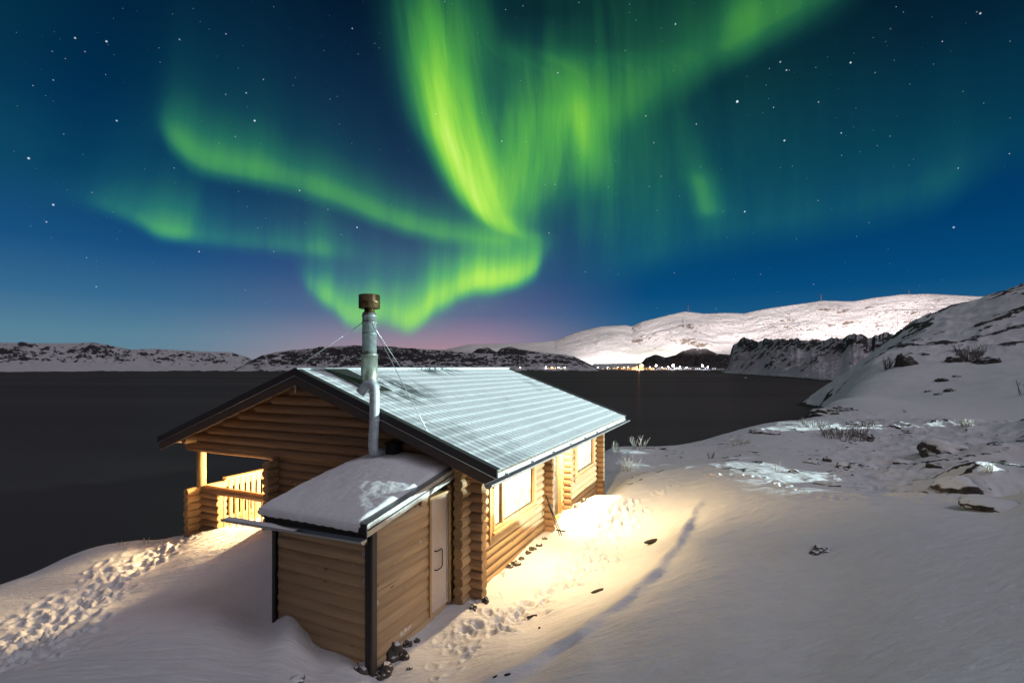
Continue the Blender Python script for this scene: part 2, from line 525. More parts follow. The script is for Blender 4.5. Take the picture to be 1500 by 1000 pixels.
def footprints(X, Y, pts, n, spread, r0, r1, depth, seed):
    rg = np.random.default_rng(seed)
    seg = [math.dist(a, b) for a, b in zip(pts[:-1], pts[1:])]
    tot = sum(seg)
    H = np.zeros_like(X)
    for _ in range(n):
        s = rg.random() * tot
        k = 0
        while s > seg[k] and k < len(seg) - 1:
            s -= seg[k]
            k += 1
        t = s / seg[k]
        x = pts[k][0] + (pts[k + 1][0] - pts[k][0]) * t + rg.normal() * spread
        y = pts[k][1] + (pts[k + 1][1] - pts[k][1]) * t + rg.normal() * spread
        r = rg.uniform(r0, r1)
        m = (np.abs(X - x) < r * 3) & (np.abs(Y - y) < r * 3)
        if not m.any():
            continue
        a = rg.random() * 3.14
        xx, yy = X[m] - x, Y[m] - y
        e1 = (xx * math.cos(a) + yy * math.sin(a)) / (r * 1.4)
        e2 = (-xx * math.sin(a) + yy * math.cos(a)) / (r * .8)
        d2 = e1 ** 2 + e2 ** 2
        H[m] += depth * rg.uniform(.5, 1.2) * (-np.exp(-d2 ** 2 * 1.2) + .5 * np.exp(-(np.sqrt(d2) - 1.45) ** 2 * 7))
    return H


def mound(X, Y, px, py, z, r, h, ang=0.0, asp=1.0):
    x, y = G(px, py, z)
    c, s = math.cos(ang), math.sin(ang)
    e1 = ((X - x) * c + (Y - y) * s) / (r * asp)
    e2 = (-(X - x) * s + (Y - y) * c) / r
    return h * np.exp(-(e1 ** 2 + e2 ** 2))


def terrain(X, Y):
    """height from the eye and amount of bare rock"""
    sh = X.shape
    x, y = X.ravel(), Y.ravel()
    z = np.empty_like(x)
    for a in range(0, len(x), 40000):
        q0, q1 = warp(x[a:a + 40000], y[a:a + 40000])
        k = _tps_k((q0[:, None] - _qx[None]) ** 2 + (q1[:, None] - _qy[None]) ** 2)
        z[a:a + 40000] = k @ _sol[:_n] + _sol[_n] + _sol[_n + 1] * q0 + _sol[_n + 2] * q1
    z = z.reshape(sh)
    az = np.arctan2(X, Y)
    r = np.hypot(X, Y)
    dc, sc = poly_dist(X, Y, CREST)
    near = (.62 + .55 * perlin(X * .9 + 4, Y * .9, 88)) * np.exp(-(dc / 1.6) ** 2) * sstep(r, 16, 12.5)
    wob = .09 * perlin(X * 1.3, Y * 1.3, 21)
    z = z + .07 * np.tanh((sc + wob) / .09) * near + .04 * np.exp(-((sc - .12 + wob) / .12) ** 2) * sstep(r, 16, 12.5)
    # wind drifts on the open snow, streaked along the slope
    open_ = sstep(r, 2, 4)
    z = z + open_ * (.012 * fbm(X * .9 + Y * 1.6, Y * 6.5 - X * 2.6, 3, 15, ridged=True) * sstep(r, 26, 9) + .032 * fbm(X * .45, Y * .8, 3, 3) + .018 * fbm(X * 1.2 + Y * .6, Y * 3.2 - X * 1.2, 3, 5) * sstep(r, 40, 10))
    z = z + .006 * fbm(X * 5, Y * 7, 3, 8) * sstep(r, 30, 6)
    # rough heath right of the cabin
    rough = sstep(r, 15, 20) * sstep(az, R_(6), R_(14)) * sstep(r, 52, 40)
    rough = np.maximum(rough, sstep(r, 13, 16.5) * sstep(az, R_(30), R_(37)) * sstep(r, 52, 40))
    hum = fbm(X * .55, Y * .55, 4, 31)
    rdg = fbm(X * .9 + 5, Y * .9, 4, 41, ridged=True)
    z = z + rough * (.22 + .78 * sstep(az, R_(29), R_(37))) * (.30 * hum + .16 * np.maximum(rdg - .1, 0))
    rock = rough * sstep(rdg + .5 * hum, .70, .95) * .7
    # hill on the right
    hill = sstep(r, 55, 80)
    h1 = fbm(X * .05, Y * .05, 5, 51, ridged=True)
    h2 = fbm(X * .16, Y * .16, 4, 61, ridged=True)
    up = sstep(r, 90, 125)
    z = z + hill * (.7 * h1 + .3 * h2) * (.5 + up * 2.0)
    rock = np.maximum(rock, hill * sstep(h1 + .6 * h2 + .2 * up, 1.06, 1.3) * (.3 + .45 * up))
    # snow mounds
    z = z + mound(X, Y, 872, 742, -4.3, .9, .26, .4, 1.3) + mound(X, Y, 1178, 800, -3.3, .5, .14, .0, 1.4)
    z = z + mound(X, Y, 1468, 668, -3.6, 1.5, .55, 0, 1.6) + mound(X, Y, 1395, 735, -3.3, 1.4, .3, 0, 1.8)
    z = z + mound(X, Y, 135, 822, -4.95, .75, .22, .1, 1.7)
    z = z + mound(X, Y, 1290, 611, -3.9, 2.2, .5, 0, 2.0) + mound(X, Y, 1372, 627, -3.9, 2.0, .5, 0, 2.2) + mound(X, Y, 1455, 702, -3.3, 1.1, .5, .3, 2.0) + mound(X, Y, 985, 690, -4.1, .9, .16, .2, 2.2)
    # trodden snow
    tr = sstep(dc, 0, .3)
    d1, _ = poly_dist(X, Y, TRAIL_R[3:])
    z = z - .07 * np.exp(-(d1 / .35) ** 2)
    lump = fbm(X * 3.4, Y * 3.4, 3, 71)
    z = z + (.04 * lump + .035 * fbm(X * 8, Y * 8, 3, 75)) * np.exp(-(d1 / .42) ** 2)
    d2, _ = poly_dist(X, Y, TRAIL_L)
    z = z - .06 * np.exp(-(d2 / .4) ** 2) + (.045 * fbm(X * 3.1, Y * 3.1, 3, 73) + .03 * fbm(X * 8, Y * 8, 3, 76)) * np.exp(-(d2 / .6) ** 2)
    z = z + footprints(X, Y, TRAIL_R[3:], 130, .24, .06, .12, .055, 1)
    z = z + footprints(X, Y, TRAIL_R[:4], 26, .05, .08, .13, .07, 2)
    z = z + footprints(X, Y, TRAIL_L, 260, .33, .06, .12, .055, 3)
    z = z + footprints(X, Y, [G(*c) for c in ((640, 985, -4.6), (690, 930, -4.6), (740, 880, -4.5))], 34, .3, .05, .09, .028, 4)
    z = z + footprints(X, Y, [G(*c) for c in ((0, 905, -4.5), (120, 890, -4.5))], 14, .05, .07, .1, .05, 5)
    return z, np.clip(rock, 0, 1)


# ------------------------------------------------------------------ object helpers
def mesh_obj(name, verts, faces, mats, parent=None, smooth=None, mat_idx=None, loc=None):
    me = bpy.data.meshes.new(name)
    me.from_pydata([tuple(v) for v in verts], [], faces)
    if not isinstance(mats, (list, tuple)):
        mats = [mats]
    for m in mats:
        me.materials.append(m)
    if mat_idx is not None:
        me.polygons.foreach_set('material_index', mat_idx)
    if smooth is True:
        me.polygons.foreach_set('use_smooth', [True] * len(faces))
    elif smooth is not None and smooth is not False:
        me.polygons.foreach_set('use_smooth', smooth)
    me.update()
    o = bpy.data.objects.new(name, me)
    COL.objects.link(o)
    if parent:
        o.parent = parent
    if loc is not None:
        o.location = loc
    return o


def tag(o, label=None, cat=None, group=None, kind=None):
    if label:
        o['label'] = label
    if cat:
        o['category'] = cat
    if group:
        o['group'] = group
    if kind:
        o['kind'] = kind
    return o


def thing(name, loc, label, cat, group=None, rz=0.0):
    o = bpy.data.objects.new(name, None)
    COL.objects.link(o)
    o.location = loc
    o.rotation_euler = (0, 0, rz)
    o.empty_display_size = .3
    return tag(o, label, cat, group)


class MB:
    """collects primitives into one mesh"""

    def __init__(self):
        self.v, self.f, self.s, self.mi = [], [], [], []

    def _add(self, vs, fs, smooth, mi=0):
        b = len(self.v)
        self.v += [tuple(q) for q in vs]
        for k, fc in enumerate(fs):
            self.f.append([i + b for i in fc])
            self.s.append(smooth[k] if isinstance(smooth, list) else smooth)
            self.mi.append(mi[k] if isinstance(mi, list) else mi)

    def box(self, x0, x1, y0, y1, z0, z1, mi=0):
        vs = [(x, y, z) for z in (z0, z1) for y in (y0, y1) for x in (x0, x1)]
        fs = [(0, 2, 3, 1), (4, 5, 7, 6), (0, 1, 5, 4), (2, 6, 7, 3), (0, 4, 6, 2), (1, 3, 7, 5)]
        self._add(vs, fs, False, mi)

    def hexa(self, pts, mi=0):
        """eight corners, same order as box"""
        fs = [(0, 2, 3, 1), (4, 5, 7, 6), (0, 1, 5, 4), (2, 6, 7, 3), (0, 4, 6, 2), (1, 3, 7, 5)]
        self._add(pts, fs, False, mi)

    def tube(self, path, rad, seg=12, caps=True, mi=0, cap_mi=None, squash=1.0):
        path = [Vector(p) for p in path]
        n = len(path)
        rads = rad if isinstance(rad, (list, tuple)) else [rad] * n
        vs = []
        up = None
        for i, p in enumerate(path):
            d = (path[min(i + 1, n - 1)] - path[max(i - 1, 0)]).normalized()
            if up is None:
                ref = Vector((0, 0, 1)) if abs(d.z) < .9 else Vector((1, 0, 0))
                a = d.cross(ref).normalized()
            else:
                a = (up - d * up.dot(d)).normalized()
            up = a
            b = a.cross(d).normalized()
            for k in range(seg):
                t = 2 * math.pi * k / seg
                vs.append(p + a * math.cos(t) * rads[i] + b * math.sin(t) * rads[i] * squash)
        fs, sm, mm = [], [], []
        for i in range(n - 1):
            for k in range(seg):
                k2 = (k + 1) % seg
                fs.append((i * seg + k, i * seg + k2, (i + 1) * seg + k2, (i + 1) * seg + k))
                sm.append(True)
                mm.append(mi)
        if caps:
            fs.append(tuple(range(seg - 1, -1, -1)))
            fs.append(tuple((n - 1) * seg + k for k in range(seg)))
            sm += [False, False]
            mm += [mi if cap_mi is None else cap_mi] * 2
        self._add(vs, fs, sm, mm)

    def log(self, a, b, r, seg=14, bow=.006):
        """a round log with a slightly uneven surface and rounded arrises at its ends"""
        a, b = Vector(a), Vector(b)
        L = (b - a).length
        n = max(2, int(L / .9) + 1)
        path, rads = [], []
        d = (b - a).normalized()
        r = r * random.uniform(.97, 1.03)
        for t, k in ((0, .9), (min(.012, L * .2), .985)):
            path.append(a + d * t)
            rads.append(r * k)
        for i in range(1, n):
            t = i / n
            path.append(a + (b - a) * t + Vector((0, 0, random.uniform(-bow, bow))))
            rads.append(r * random.uniform(.98, 1.02))
        for t, k in ((L - min(.012, L * .2), .985), (L, .9)):
            path.append(a + d * t)
            rads.append(r * k)
        self.tube(path, rads, seg, True, 0, 1)

    def lathe(self, prof, cx_, cy_, seg=24, mi=0):
        vs = []
        for r, z in prof:
            for k in range(seg):
                t = 2 * math.pi * k / seg
                vs.append((cx_ + r * math.cos(t), cy_ + r * math.sin(t), z))
        fs, sm = [], []
        for i in range(len(prof) - 1):
            for k in range(seg):
                k2 = (k + 1) % seg
                fs.append((i * seg + k, i * seg + k2, (i + 1) * seg + k2, (i + 1) * seg + k))
                sm.append(True)
        fs.append(tuple(range(seg - 1, -1, -1)))
        fs.append(tuple((len(prof) - 1) * seg + k for k in range(seg)))
        sm += [False, False]
        self._add(vs, fs, sm, mi)

    def build(self, name, mats, parent=None, loc=None, flat=False):
        return mesh_obj(name, self.v, self.f, mats, parent, False if flat else self.s, self.mi, loc)


def grid_mesh(name, X, Y, Z, mat, parent=None, attrs=None, smooth=True):
    ny, nx = X.shape
    me = bpy.data.meshes.new(name)
    nv, nf = nx * ny, (nx - 1) * (ny - 1)
    me.vertices.add(nv)
    co = np.stack([X, Y, Z], -1).reshape(-1).astype(np.float32)
    me.vertices.foreach_set('co', co)
    i = np.arange(nv).reshape(ny, nx)
    q = np.stack([i[:-1, :-1], i[:-1, 1:], i[1:, 1:], i[1:, :-1]], -1).reshape(-1)
    me.loops.add(nf * 4)
    me.loops.foreach_set('vertex_index', q.astype(np.int32))
    me.polygons.add(nf)
    me.polygons.foreach_set('loop_start', (np.arange(nf) * 4).astype(np.int32))
    me.polygons.foreach_set('use_smooth', np.full(nf, smooth))
    me.update(calc_edges=True)
    me.validate()
    for k, a in (attrs or {}).items():
        at = me.attributes.new(k, 'FLOAT', 'POINT')
        at.data.foreach_set('value', a.reshape(-1).astype(np.float32))
    me.materials.append(mat)
    o = bpy.data.objects.new(name, me)
    COL.objects.link(o)
    if parent:
        o.parent = parent
    return o


# ------------------------------------------------------------------ materials
def new_mat(name):
    m = bpy.data.materials.new(name)
    m.use_nodes = True
    t = NT(m.node_tree)
    b = t.n['Principled BSDF']
    return m, t, b


def bump(t, b, h, strength=.3, dist=.01):
    nd = t.n.new('ShaderNodeBump')
    nd.inputs['Strength'].default_value = strength
    nd.inputs['Distance'].default_value = dist
    t._in(nd.inputs['Height'], h)
    t.l.new(nd.outputs[0], b.inputs['Normal'])


def m_plain(name, col, rough=.6, metal=0.0, var=.12, scale=12.0, bmp=0.0, spec=.4):
    m, t, b = new_mat(name)
    tc_ = t.n.new('ShaderNodeTexCoord')
    nz = t.noise(tc_.outputs['Object'], scale, 4.0, .6)
    c0 = tuple(min(1, c * (1 - var)) for c in col)
    c1 = tuple(min(1, c * (1 + var)) for c in col)
    t.l.new(t.mix(t.mapr(nz, .3, .7), c0, c1), b.inputs['Base Color'])
    t._in(b.inputs['Roughness'], t.mapr(nz, .3, .7, rough * .85, min(1, rough * 1.15)))
    b.inputs['Metallic'].default_value = metal
    b.inputs['Specular IOR Level'].default_value = spec
    if bmp:
        bump(t, b, nz, bmp, .01)
    return m


def m_emit(name, col, strength):
    m, t, b = new_mat(name)
    b.inputs['Base Color'].default_value = (*col, 1)
    b.inputs['Emission Color'].default_value = (*col, 1)
    b.inputs['Emission Strength'].default_value = strength
    return m


def m_wood(name, axis, light=(.50, .335, .175), dark=(.33, .195, .09), knots=True, dust=0.0):
    """round pine logs, grain running along the given local axis"""
    m, t, b = new_mat(name)
    tc_ = t.n.new('ShaderNodeTexCoord')
    geo = t.n.new('ShaderNodeNewGeometry')
    rnd = geo.outputs['Random Per Island']
    off = t.v('MULTIPLY', t.xyz(rnd, rnd, rnd), (37.0, 53.0, 71.0))
    p = t.v('ADD', tc_.outputs['Object'], off)
    sc = [15.0, 15.0, 15.0]
    sc[axis] = .9
    g = t.noise(t.v('MULTIPLY', p, tuple(sc)), 1.0, 5.0, .6, .6)
    sc2 = [5.0, 5.0, 5.0]
    sc2[axis] = .5
    g2 = t.noise(t.v('MULTIPLY', p, tuple(sc2)), 1.0, 3.0)
    f = t.m('MULTIPLY_ADD', g, .6, t.m('MULTIPLY', g2, .4))
    col = t.mix(t.mapr(f, .33, .66), light, dark)
    if knots:
        sk = [7.0, 7.0, 7.0]
        sk[axis] = 2.3
        vk = t.voro(t.v('MULTIPLY', p, tuple(sk)), 1.0)
        sel = t.m('GREATER_THAN', t.sep(vk['Color'])[0], .55)
        kn = t.m('MULTIPLY', t.mapr(vk['Distance'], .16, .05), sel)
        col = t.mix(t.m('MULTIPLY', kn, .8), col, (.075, .036, .016))
        # drying cracks
        sc3 = [22.0, 22.0, 22.0]
        sc3[axis] = .55
        cr = t.noise(t.v('MULTIPLY', p, tuple(sc3)), 1.0, 1.0)
        col = t.mix(t.mapr(cr, .72, .76, 0, .7), col, (.09, .045, .02))
    col = t.mix(1.0, col, t.mix(rnd, (.80, .78, .76), (1.12, 1.1, 1.06)), 'MULTIPLY')
    if dust:
        nz = t.noise(tc_.outputs['Object'], 2.2, 4.0, .65)
        nrm = t.sep(geo.outputs['Normal'])[2]
        dm = t.m('MULTIPLY', t.mapr(nz, .66, .70), t.mapr(nrm, -.05, .3))
        col = t.mix(t.m('MULTIPLY', dm, dust), col, (.75, .76, .78))
    t.l.new(col, b.inputs['Base Color'])
    b.inputs['Roughness'].default_value = .62
    b.inputs['Specular IOR Level'].default_value = .3
    bump(t, b, g, .25, .006)
    return m


def m_endgrain(name, col=(.34, .215, .11)):
    m, t, b = new_mat(name)
    tc_ = t.n.new('ShaderNodeTexCoord')
    geo = t.n.new('ShaderNodeNewGeometry')
    nz = t.noise(tc_.outputs['Object'], 26.0, 4.0, .6)
    c = t.mix(t.mapr(nz, .35, .65), tuple(q * .7 for q in col), tuple(q * 1.2 for q in col))
    c = t.mix(1.0, c, t.mix(geo.outputs['Random Per Island'], (.8, .8, .8), (1.1, 1.1, 1.1)), 'MULTIPLY')
    t.l.new(c, b.inputs['Base Color'])
    b.inputs['Roughness'].default_value = .8
    bump(t, b, nz, .3, .006)
    return m


def m_snow_ground(name, grain=1.0, rockcol=((.018, .016, .015), (.075, .066, .06)), snow=(.78, .775, .80), far=False):
    m, t, b = new_mat(name)
    tc_ = t.n.new('ShaderNodeTexCoord')
    P = tc_.outputs['Object']
    at = t.n.new('ShaderNodeAttribute')
    at.attribute_name = 'rock'
    n1 = t.noise(P, 2.6 * grain, 6.0, .65)
    n2 = t.noise(P, 17.0 * grain, 4.0, .6)
    rk = t.m('ADD', at.outputs['Fac'], t.m('MULTIPLY', t.m('SUBTRACT', n1, .5), .9))
    rk = t.mapr(rk, .42, .56)
    rc = t.mix(t.mapr(n2, .35, .65), rockcol[0], rockcol[1])
    sn = t.mix(t.mapr(n1, .3, .7), tuple(s * .93 for s in snow), snow)
    t.l.new(t.mix(rk, sn, rc), b.inputs['Base Color'])
    b.inputs['Roughness'].default_value = .75
    b.inputs['Specular IOR Level'].default_value = .25
    if not far:
        n3 = t.noise(t.v('MULTIPLY', P, (1.0, 2.4, 1.0)), 6.0, 7.0, .68, .4)
        n5 = t.noise(t.v('MULTIPLY', P, (.5, 1.9, 1.0)), 2.2, 4.0, .6, .8)
        n3 = t.m('MULTIPLY_ADD', n5, 1.6, n3)
        n4 = t.noise(P, 60.0, 3.0, .6)
        h = t.m('MULTIPLY_ADD', n4, .35, n3)
        bump(t, b, t.m('MULTIPLY_ADD', rk, t.m('MULTIPLY', n2, 2.0), h), .85, .03)
    else:
        bump(t, b, t.m('ADD', n1, t.m('MULTIPLY', n2, .5)), .6, .35 / grain)
    return m


def m_rock(name, snow_lo=.55, snow_hi=.8):
    m, t, b = new_mat(name)
    tc_ = t.n.new('ShaderNodeTexCoord')
    geo = t.n.new('ShaderNodeNewGeometry')
    P = tc_.outputs['Object']
    n1 = t.noise(P, 5.0, 6.0, .65)
    n2 = t.noise(P, 22.0, 4.0, .6)
    c = t.mix(t.mapr(n1, .35, .65), (.022, .02, .018), (.11, .095, .082))
    nz = t.sep(geo.outputs['Normal'])[2]
    s = t.mapr(t.m('ADD', nz, t.m('MULTIPLY', t.m('SUBTRACT', n1, .5), .9)), snow_lo, snow_hi)
    t.l.new(t.mix(s, c, (.8, .8, .82)), b.inputs['Base Color'])
    b.inputs['Roughness'].default_value = .8
    bump(t, b, t.m('ADD', n1, t.m('MULTIPLY', n2, .5)), .6, .03)
    return m


def m_snow(name):
    m, t, b = new_mat(name)
    tc_ = t.n.new('ShaderNodeTexCoord')
    P = tc_.outputs['Object']
    n = t.noise(P, 9.0, 6.0, .65)
    n4 = t.noise(P, 45.0, 3.0, .6)
    t.l.new(t.mix(t.mapr(n, .3, .7), (.74, .74, .77), (.82, .82, .84)), b.inputs['Base Color'])
    b.inputs['Roughness'].default_value = .8
    b.inputs['Specular IOR Level'].default_value = .2
    bump(t, b, t.m('MULTIPLY_ADD', n4, .4, n), .5, .03)
    return m


def m_frost_roof(name):
    """metal roof tiles under hoar frost, bare metal showing through in wind-swept streaks"""
    m, t, b = new_mat(name)
    tc_ = t.n.new('ShaderNodeTexCoord')
    P = tc_.outputs['Object']
    x, y, z = t.sep(P)
    big = t.noise(P, .55, 4.0, .6)
    st = t.noise(t.v('MULTIPLY', P, (1.2, 9.0, 1.0)), 1.0, 4.0, .6)
    fine = t.noise(P, 26.0, 4.0, .65)
    edge = t.mapr(t.m('MULTIPLY_ADD', y, -.10, t.m('MULTIPLY', x, .09)), .1, .42)       # barer towards the near lower corner
    a = t.m('ADD', t.m('MULTIPLY', big, .9), t.m('MULTIPLY', st, .55))
    a = t.m('MULTIPLY_ADD', fine, .25, a)
    a = t.m('MULTIPLY_ADD', edge, .22, a)
    bare = t.mapr(a, .95, 1.2, 0, .6)
    # the patch round the chimney foot, swept to bare metal
    d = t.v('LENGTH', t.v('MULTIPLY', t.v('SUBTRACT', P, (1.3, 1.9, 0)), (1.0, .75, 0)))
    spot = t.m('MULTIPLY', t.mapr(d, 1.25, .35), t.mapr(st, .44, .56))
    d2 = t.v('LENGTH', t.v('MULTIPLY', t.v('SUBTRACT', P, (.1, 5.6, 0)), (1.6, .5, 0)))
    spot2 = t.m('MULTIPLY', t.mapr(d2, .9, .3), t.mapr(st, .47, .53))
    bare = t.m('MAXIMUM', bare, t.m('MAXIMUM', spot, spot2))
    frost = t.mix(t.mapr(fine, .3, .7), (.60, .66, .68), (.80, .84, .85))
    t.l.new(t.mix(bare, frost, (.09, .105, .115)), b.inputs['Base Color'])
    t._in(b.inputs['Roughness'], t.mapr(bare, 0, 1, .8, .38))
    b.inputs['Specular IOR Level'].default_value = .4
    bump(t, b, t.m('ADD', fine, st), .35, .008)
    return m


def m_window(name, strength):
    """lit pane with pale drawn curtains behind it"""
    m, t, b = new_mat(name)
    tc_ = t.n.new('ShaderNodeTexCoord')
    g = tc_.outputs['Generated']
    x, y, z = t.sep(g)
    fold = t.noise(t.v('MULTIPLY', g, (1.0, 26.0, 1.6)), 1.0, 3.0, .55)
    low = t.mapr(z, .8, .2)
    k = t.m('MULTIPLY', t.mapr(fold, .44, .60), low)
    col = t.mix(k, (1.0, .90, .66), (1.0, .60, .12))
    b.inputs['Base Color'].default_value = (.03, .026, .02, 1)
    b.inputs['Roughness'].default_value = .12
    t.l.new(col, b.inputs['Emission Color'])
    t._in(b.inputs['Emission Strength'], t.m('MULTIPLY', t.mapr(k, 0, 1, 1, .2), strength))
    return m


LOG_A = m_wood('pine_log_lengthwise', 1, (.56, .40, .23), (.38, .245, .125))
LOG_B = m_wood('pine_log_crosswise', 0, (.35, .22, .13), (.22, .13, .075))  # crosswise logs: same pine, with the gable's shade put into the colour
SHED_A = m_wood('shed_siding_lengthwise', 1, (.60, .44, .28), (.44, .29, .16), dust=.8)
SHED_B = m_wood('shed_siding_crosswise', 0, (.46, .32, .19), (.32, .21, .12), dust=.75)  # front siding, a darker copy of the side's: shade put into the colour
END = m_endgrain('log_end_grain')
BOARD_Z = m_wood('upright_board', 2, (.56, .4, .22), (.42, .28, .14), knots=False)
BOARD_A = m_wood('lengthwise_board', 1, (.55, .39, .215), (.42, .27, .135), knots=False)
DARKBOARD = m_plain('dark_stained_board', (.085, .066, .058), .7, bmp=.2)
DARKMETAL = m_plain('dark_sheet_metal', (.05, .047, .05), .55, .15, bmp=.1)
GREYMETAL = m_plain('grey_sheet_metal', (.42, .43, .43), .42, .7)
WHITEMETAL = m_plain('white_painted_metal', (.68, .68, .66), .45)
GALV = m_plain('galvanised_pipe', (.60, .69, .73), .4, .25, var=.2, scale=9, bmp=.06)
FLUE = m_plain('dull_flue_steel', (.36, .41, .41), .38, .5, var=.25, scale=9, bmp=.06)
GALV_OLD = m_plain('weathered_flue', (.34, .37, .31), .4, .6, var=.25, scale=7, bmp=.06)
BRASS = m_plain('tarnished_cap', (.16, .115, .055), .34, .8, var=.3)
BLACK = m_plain('black_plastic', (.012, .012, .013), .5)
PALEDOOR = m_plain('pale_painted_door', (.60, .50, .43), .55, var=.05)
SNOW = m_snow('wind_packed_snow')
FROST = m_frost_roof('frosted_metal_tiles')
PANE = m_window('lit_pane', 2.6)
WALLBULB = m_emit('lamp_glass', (1.0, .72, .36), 30.0)
ROCK = m_rock('bare_rock', .72, .95)
ROCKSNOW = m_rock('snow_dusted_rock', .45, .75)
BAREGROUND = m_plain('bare_dark_ground', (.03, .022, .015), .9, var=.4, scale=30, bmp=.4)
TWIG = m_plain('frosted_stem', (.58, .55, .50), .8, var=.3, scale=40)
TWIGGREY = m_plain('grey_frosted_stem', (.27, .25, .24), .85, var=.3, scale=40)
TWIGDARK = m_plain('dry_dark_stem', (.11, .085, .065), .85, var=.3, scale=40)
WIRE = m_plain('steel_wire', (.7, .72, .73), .35, .6)
GROUND = m_snow_ground('snow_ground')
FARSNOW = m_snow_ground('far_snow_and_rock', .035, ((.02, .018, .02), (.085, .076, .078)), (.70, .66, .69), far=True)
MOUNTSNOW = m_snow_ground('mountain_snow', .014, ((.16, .12, .10), (.30, .24, .20)), (.84, .79, .79), far=True)

# ------------------------------------------------------------------ setting: ground
az = np.concatenate([np.linspace(R_(-100), R_(-50), 60, endpoint=False), np.linspace(R_(-50), R_(50), 860, endpoint=False), np.linspace(R_(50), R_(110), 90)])
rr = np.concatenate([np.exp(np.linspace(math.log(1.0), math.log(4.5), 70, endpoint=False)), np.exp(np.linspace(math.log(4.5), math.log(45), 440, endpoint=False)),
                     np.exp(np.linspace(math.log(45), math.log(240), 190))])
AZm, RRm = np.meshgrid(az, rr)
GX, GY = np.sin(AZm) * RRm, np.cos(AZm) * RRm
GZ, GR = terrain(GX, GY)
# shore: bare wet rock just above the water
GR = np.maximum(GR, sstep(GZ + EYE, 1.2, .2) * .9)
ground = grid_mesh('snowy_ground', GX, GY, GZ + EYE, GROUND, attrs={'rock': GR})
tag(ground, 'snow covered shore with trodden trails around the log cabin', 'ground', kind='structure')


def ground_z(x, y):
    a, r = math.atan2(x, y), math.hypot(x, y)
    i = min(max(np.searchsorted(rr, r) - 1, 0), len(rr) - 2)
    j = min(max(np.searchsorted(az, a) - 1, 0), len(az) - 2)
    s = (r - rr[i]) / (rr[i + 1] - rr[i])
    t = (a - az[j]) / (az[j + 1] - az[j])
    return float((GZ[i, j] * (1 - t) + GZ[i, j + 1] * t) * (1 - s) + (GZ[i + 1, j] * (1 - t) + GZ[i + 1, j + 1] * t) * s)


def hit(px, py, d0=3.0, d1=220.0):
    """where the sight line through a photo pixel meets the ground"""
    kx, kz = (px - 750) / F, (Y0 - py) / F
    d = d0
    while d < d1:
        if ground_z(kx * d, d) >= kz * d:
            return kx * d, d, ground_z(kx * d, d) + EYE
        d *= 1.004
    return None


# water
wm, wt_, wb = new_mat('dark_fjord_water')
P_ = wt_.n.new('ShaderNodeTexCoord').outputs['Object']
wn = wt_.noise(P_, .35, 4.0, .6)
wl = wt_.noise(wt_.v('MULTIPLY', P_, (.0012, .011, 1.0)), 1.0, 4.0, .55)
wt_.l.new(wt_.mix(wt_.mapr(wl, .35, .65), (.055, .046, .044), (.085, .072, .068)), wb.inputs['Base Color'])
wb.inputs['Roughness'].default_value = .34
wb.inputs['Specular IOR Level'].default_value = 0.0
bump(wt_, wb, wn, .25, .2)
gl = wt_.n.new('ShaderNodeBsdfGlossy')
gl.inputs['Color'].default_value = (.62, .55, .52, 1)
gl.inputs['Roughness'].default_value = .30
mx = wt_.n.new('ShaderNodeMixShader')
mx.inputs[0].default_value = .075
wt_.l.new(wb.outputs[0], mx.inputs[1])
wt_.l.new(gl.outputs[0], mx.inputs[2])
wt_.l.new(mx.outputs[0], wt_.n['Material Output'].inputs[0])
mb = MB()
N_ = 96
ring = [(math.cos(2 * math.pi * k / N_), math.sin(2 * math.pi * k / N_)) for k in range(N_)]
rad = [30, 200, 900, 3000, 12000]
vs = [(0, 0, 0)] + [(c * r, s * r, 0) for r in rad for c, s in ring]
fs = [(0, 1 + k, 1 + (k + 1) % N_) for k in range(N_)]
for i in range(len(rad) - 1):
    for k in range(N_):
        k2 = (k + 1) % N_
        fs.append((1 + i * N_ + k, 1 + (i + 1) * N_ + k, 1 + (i + 1) * N_ + k2, 1 + i * N_ + k2))
tag(mesh_obj('water', vs, fs, wm), 'still dark fjord', 'water', kind='structure')


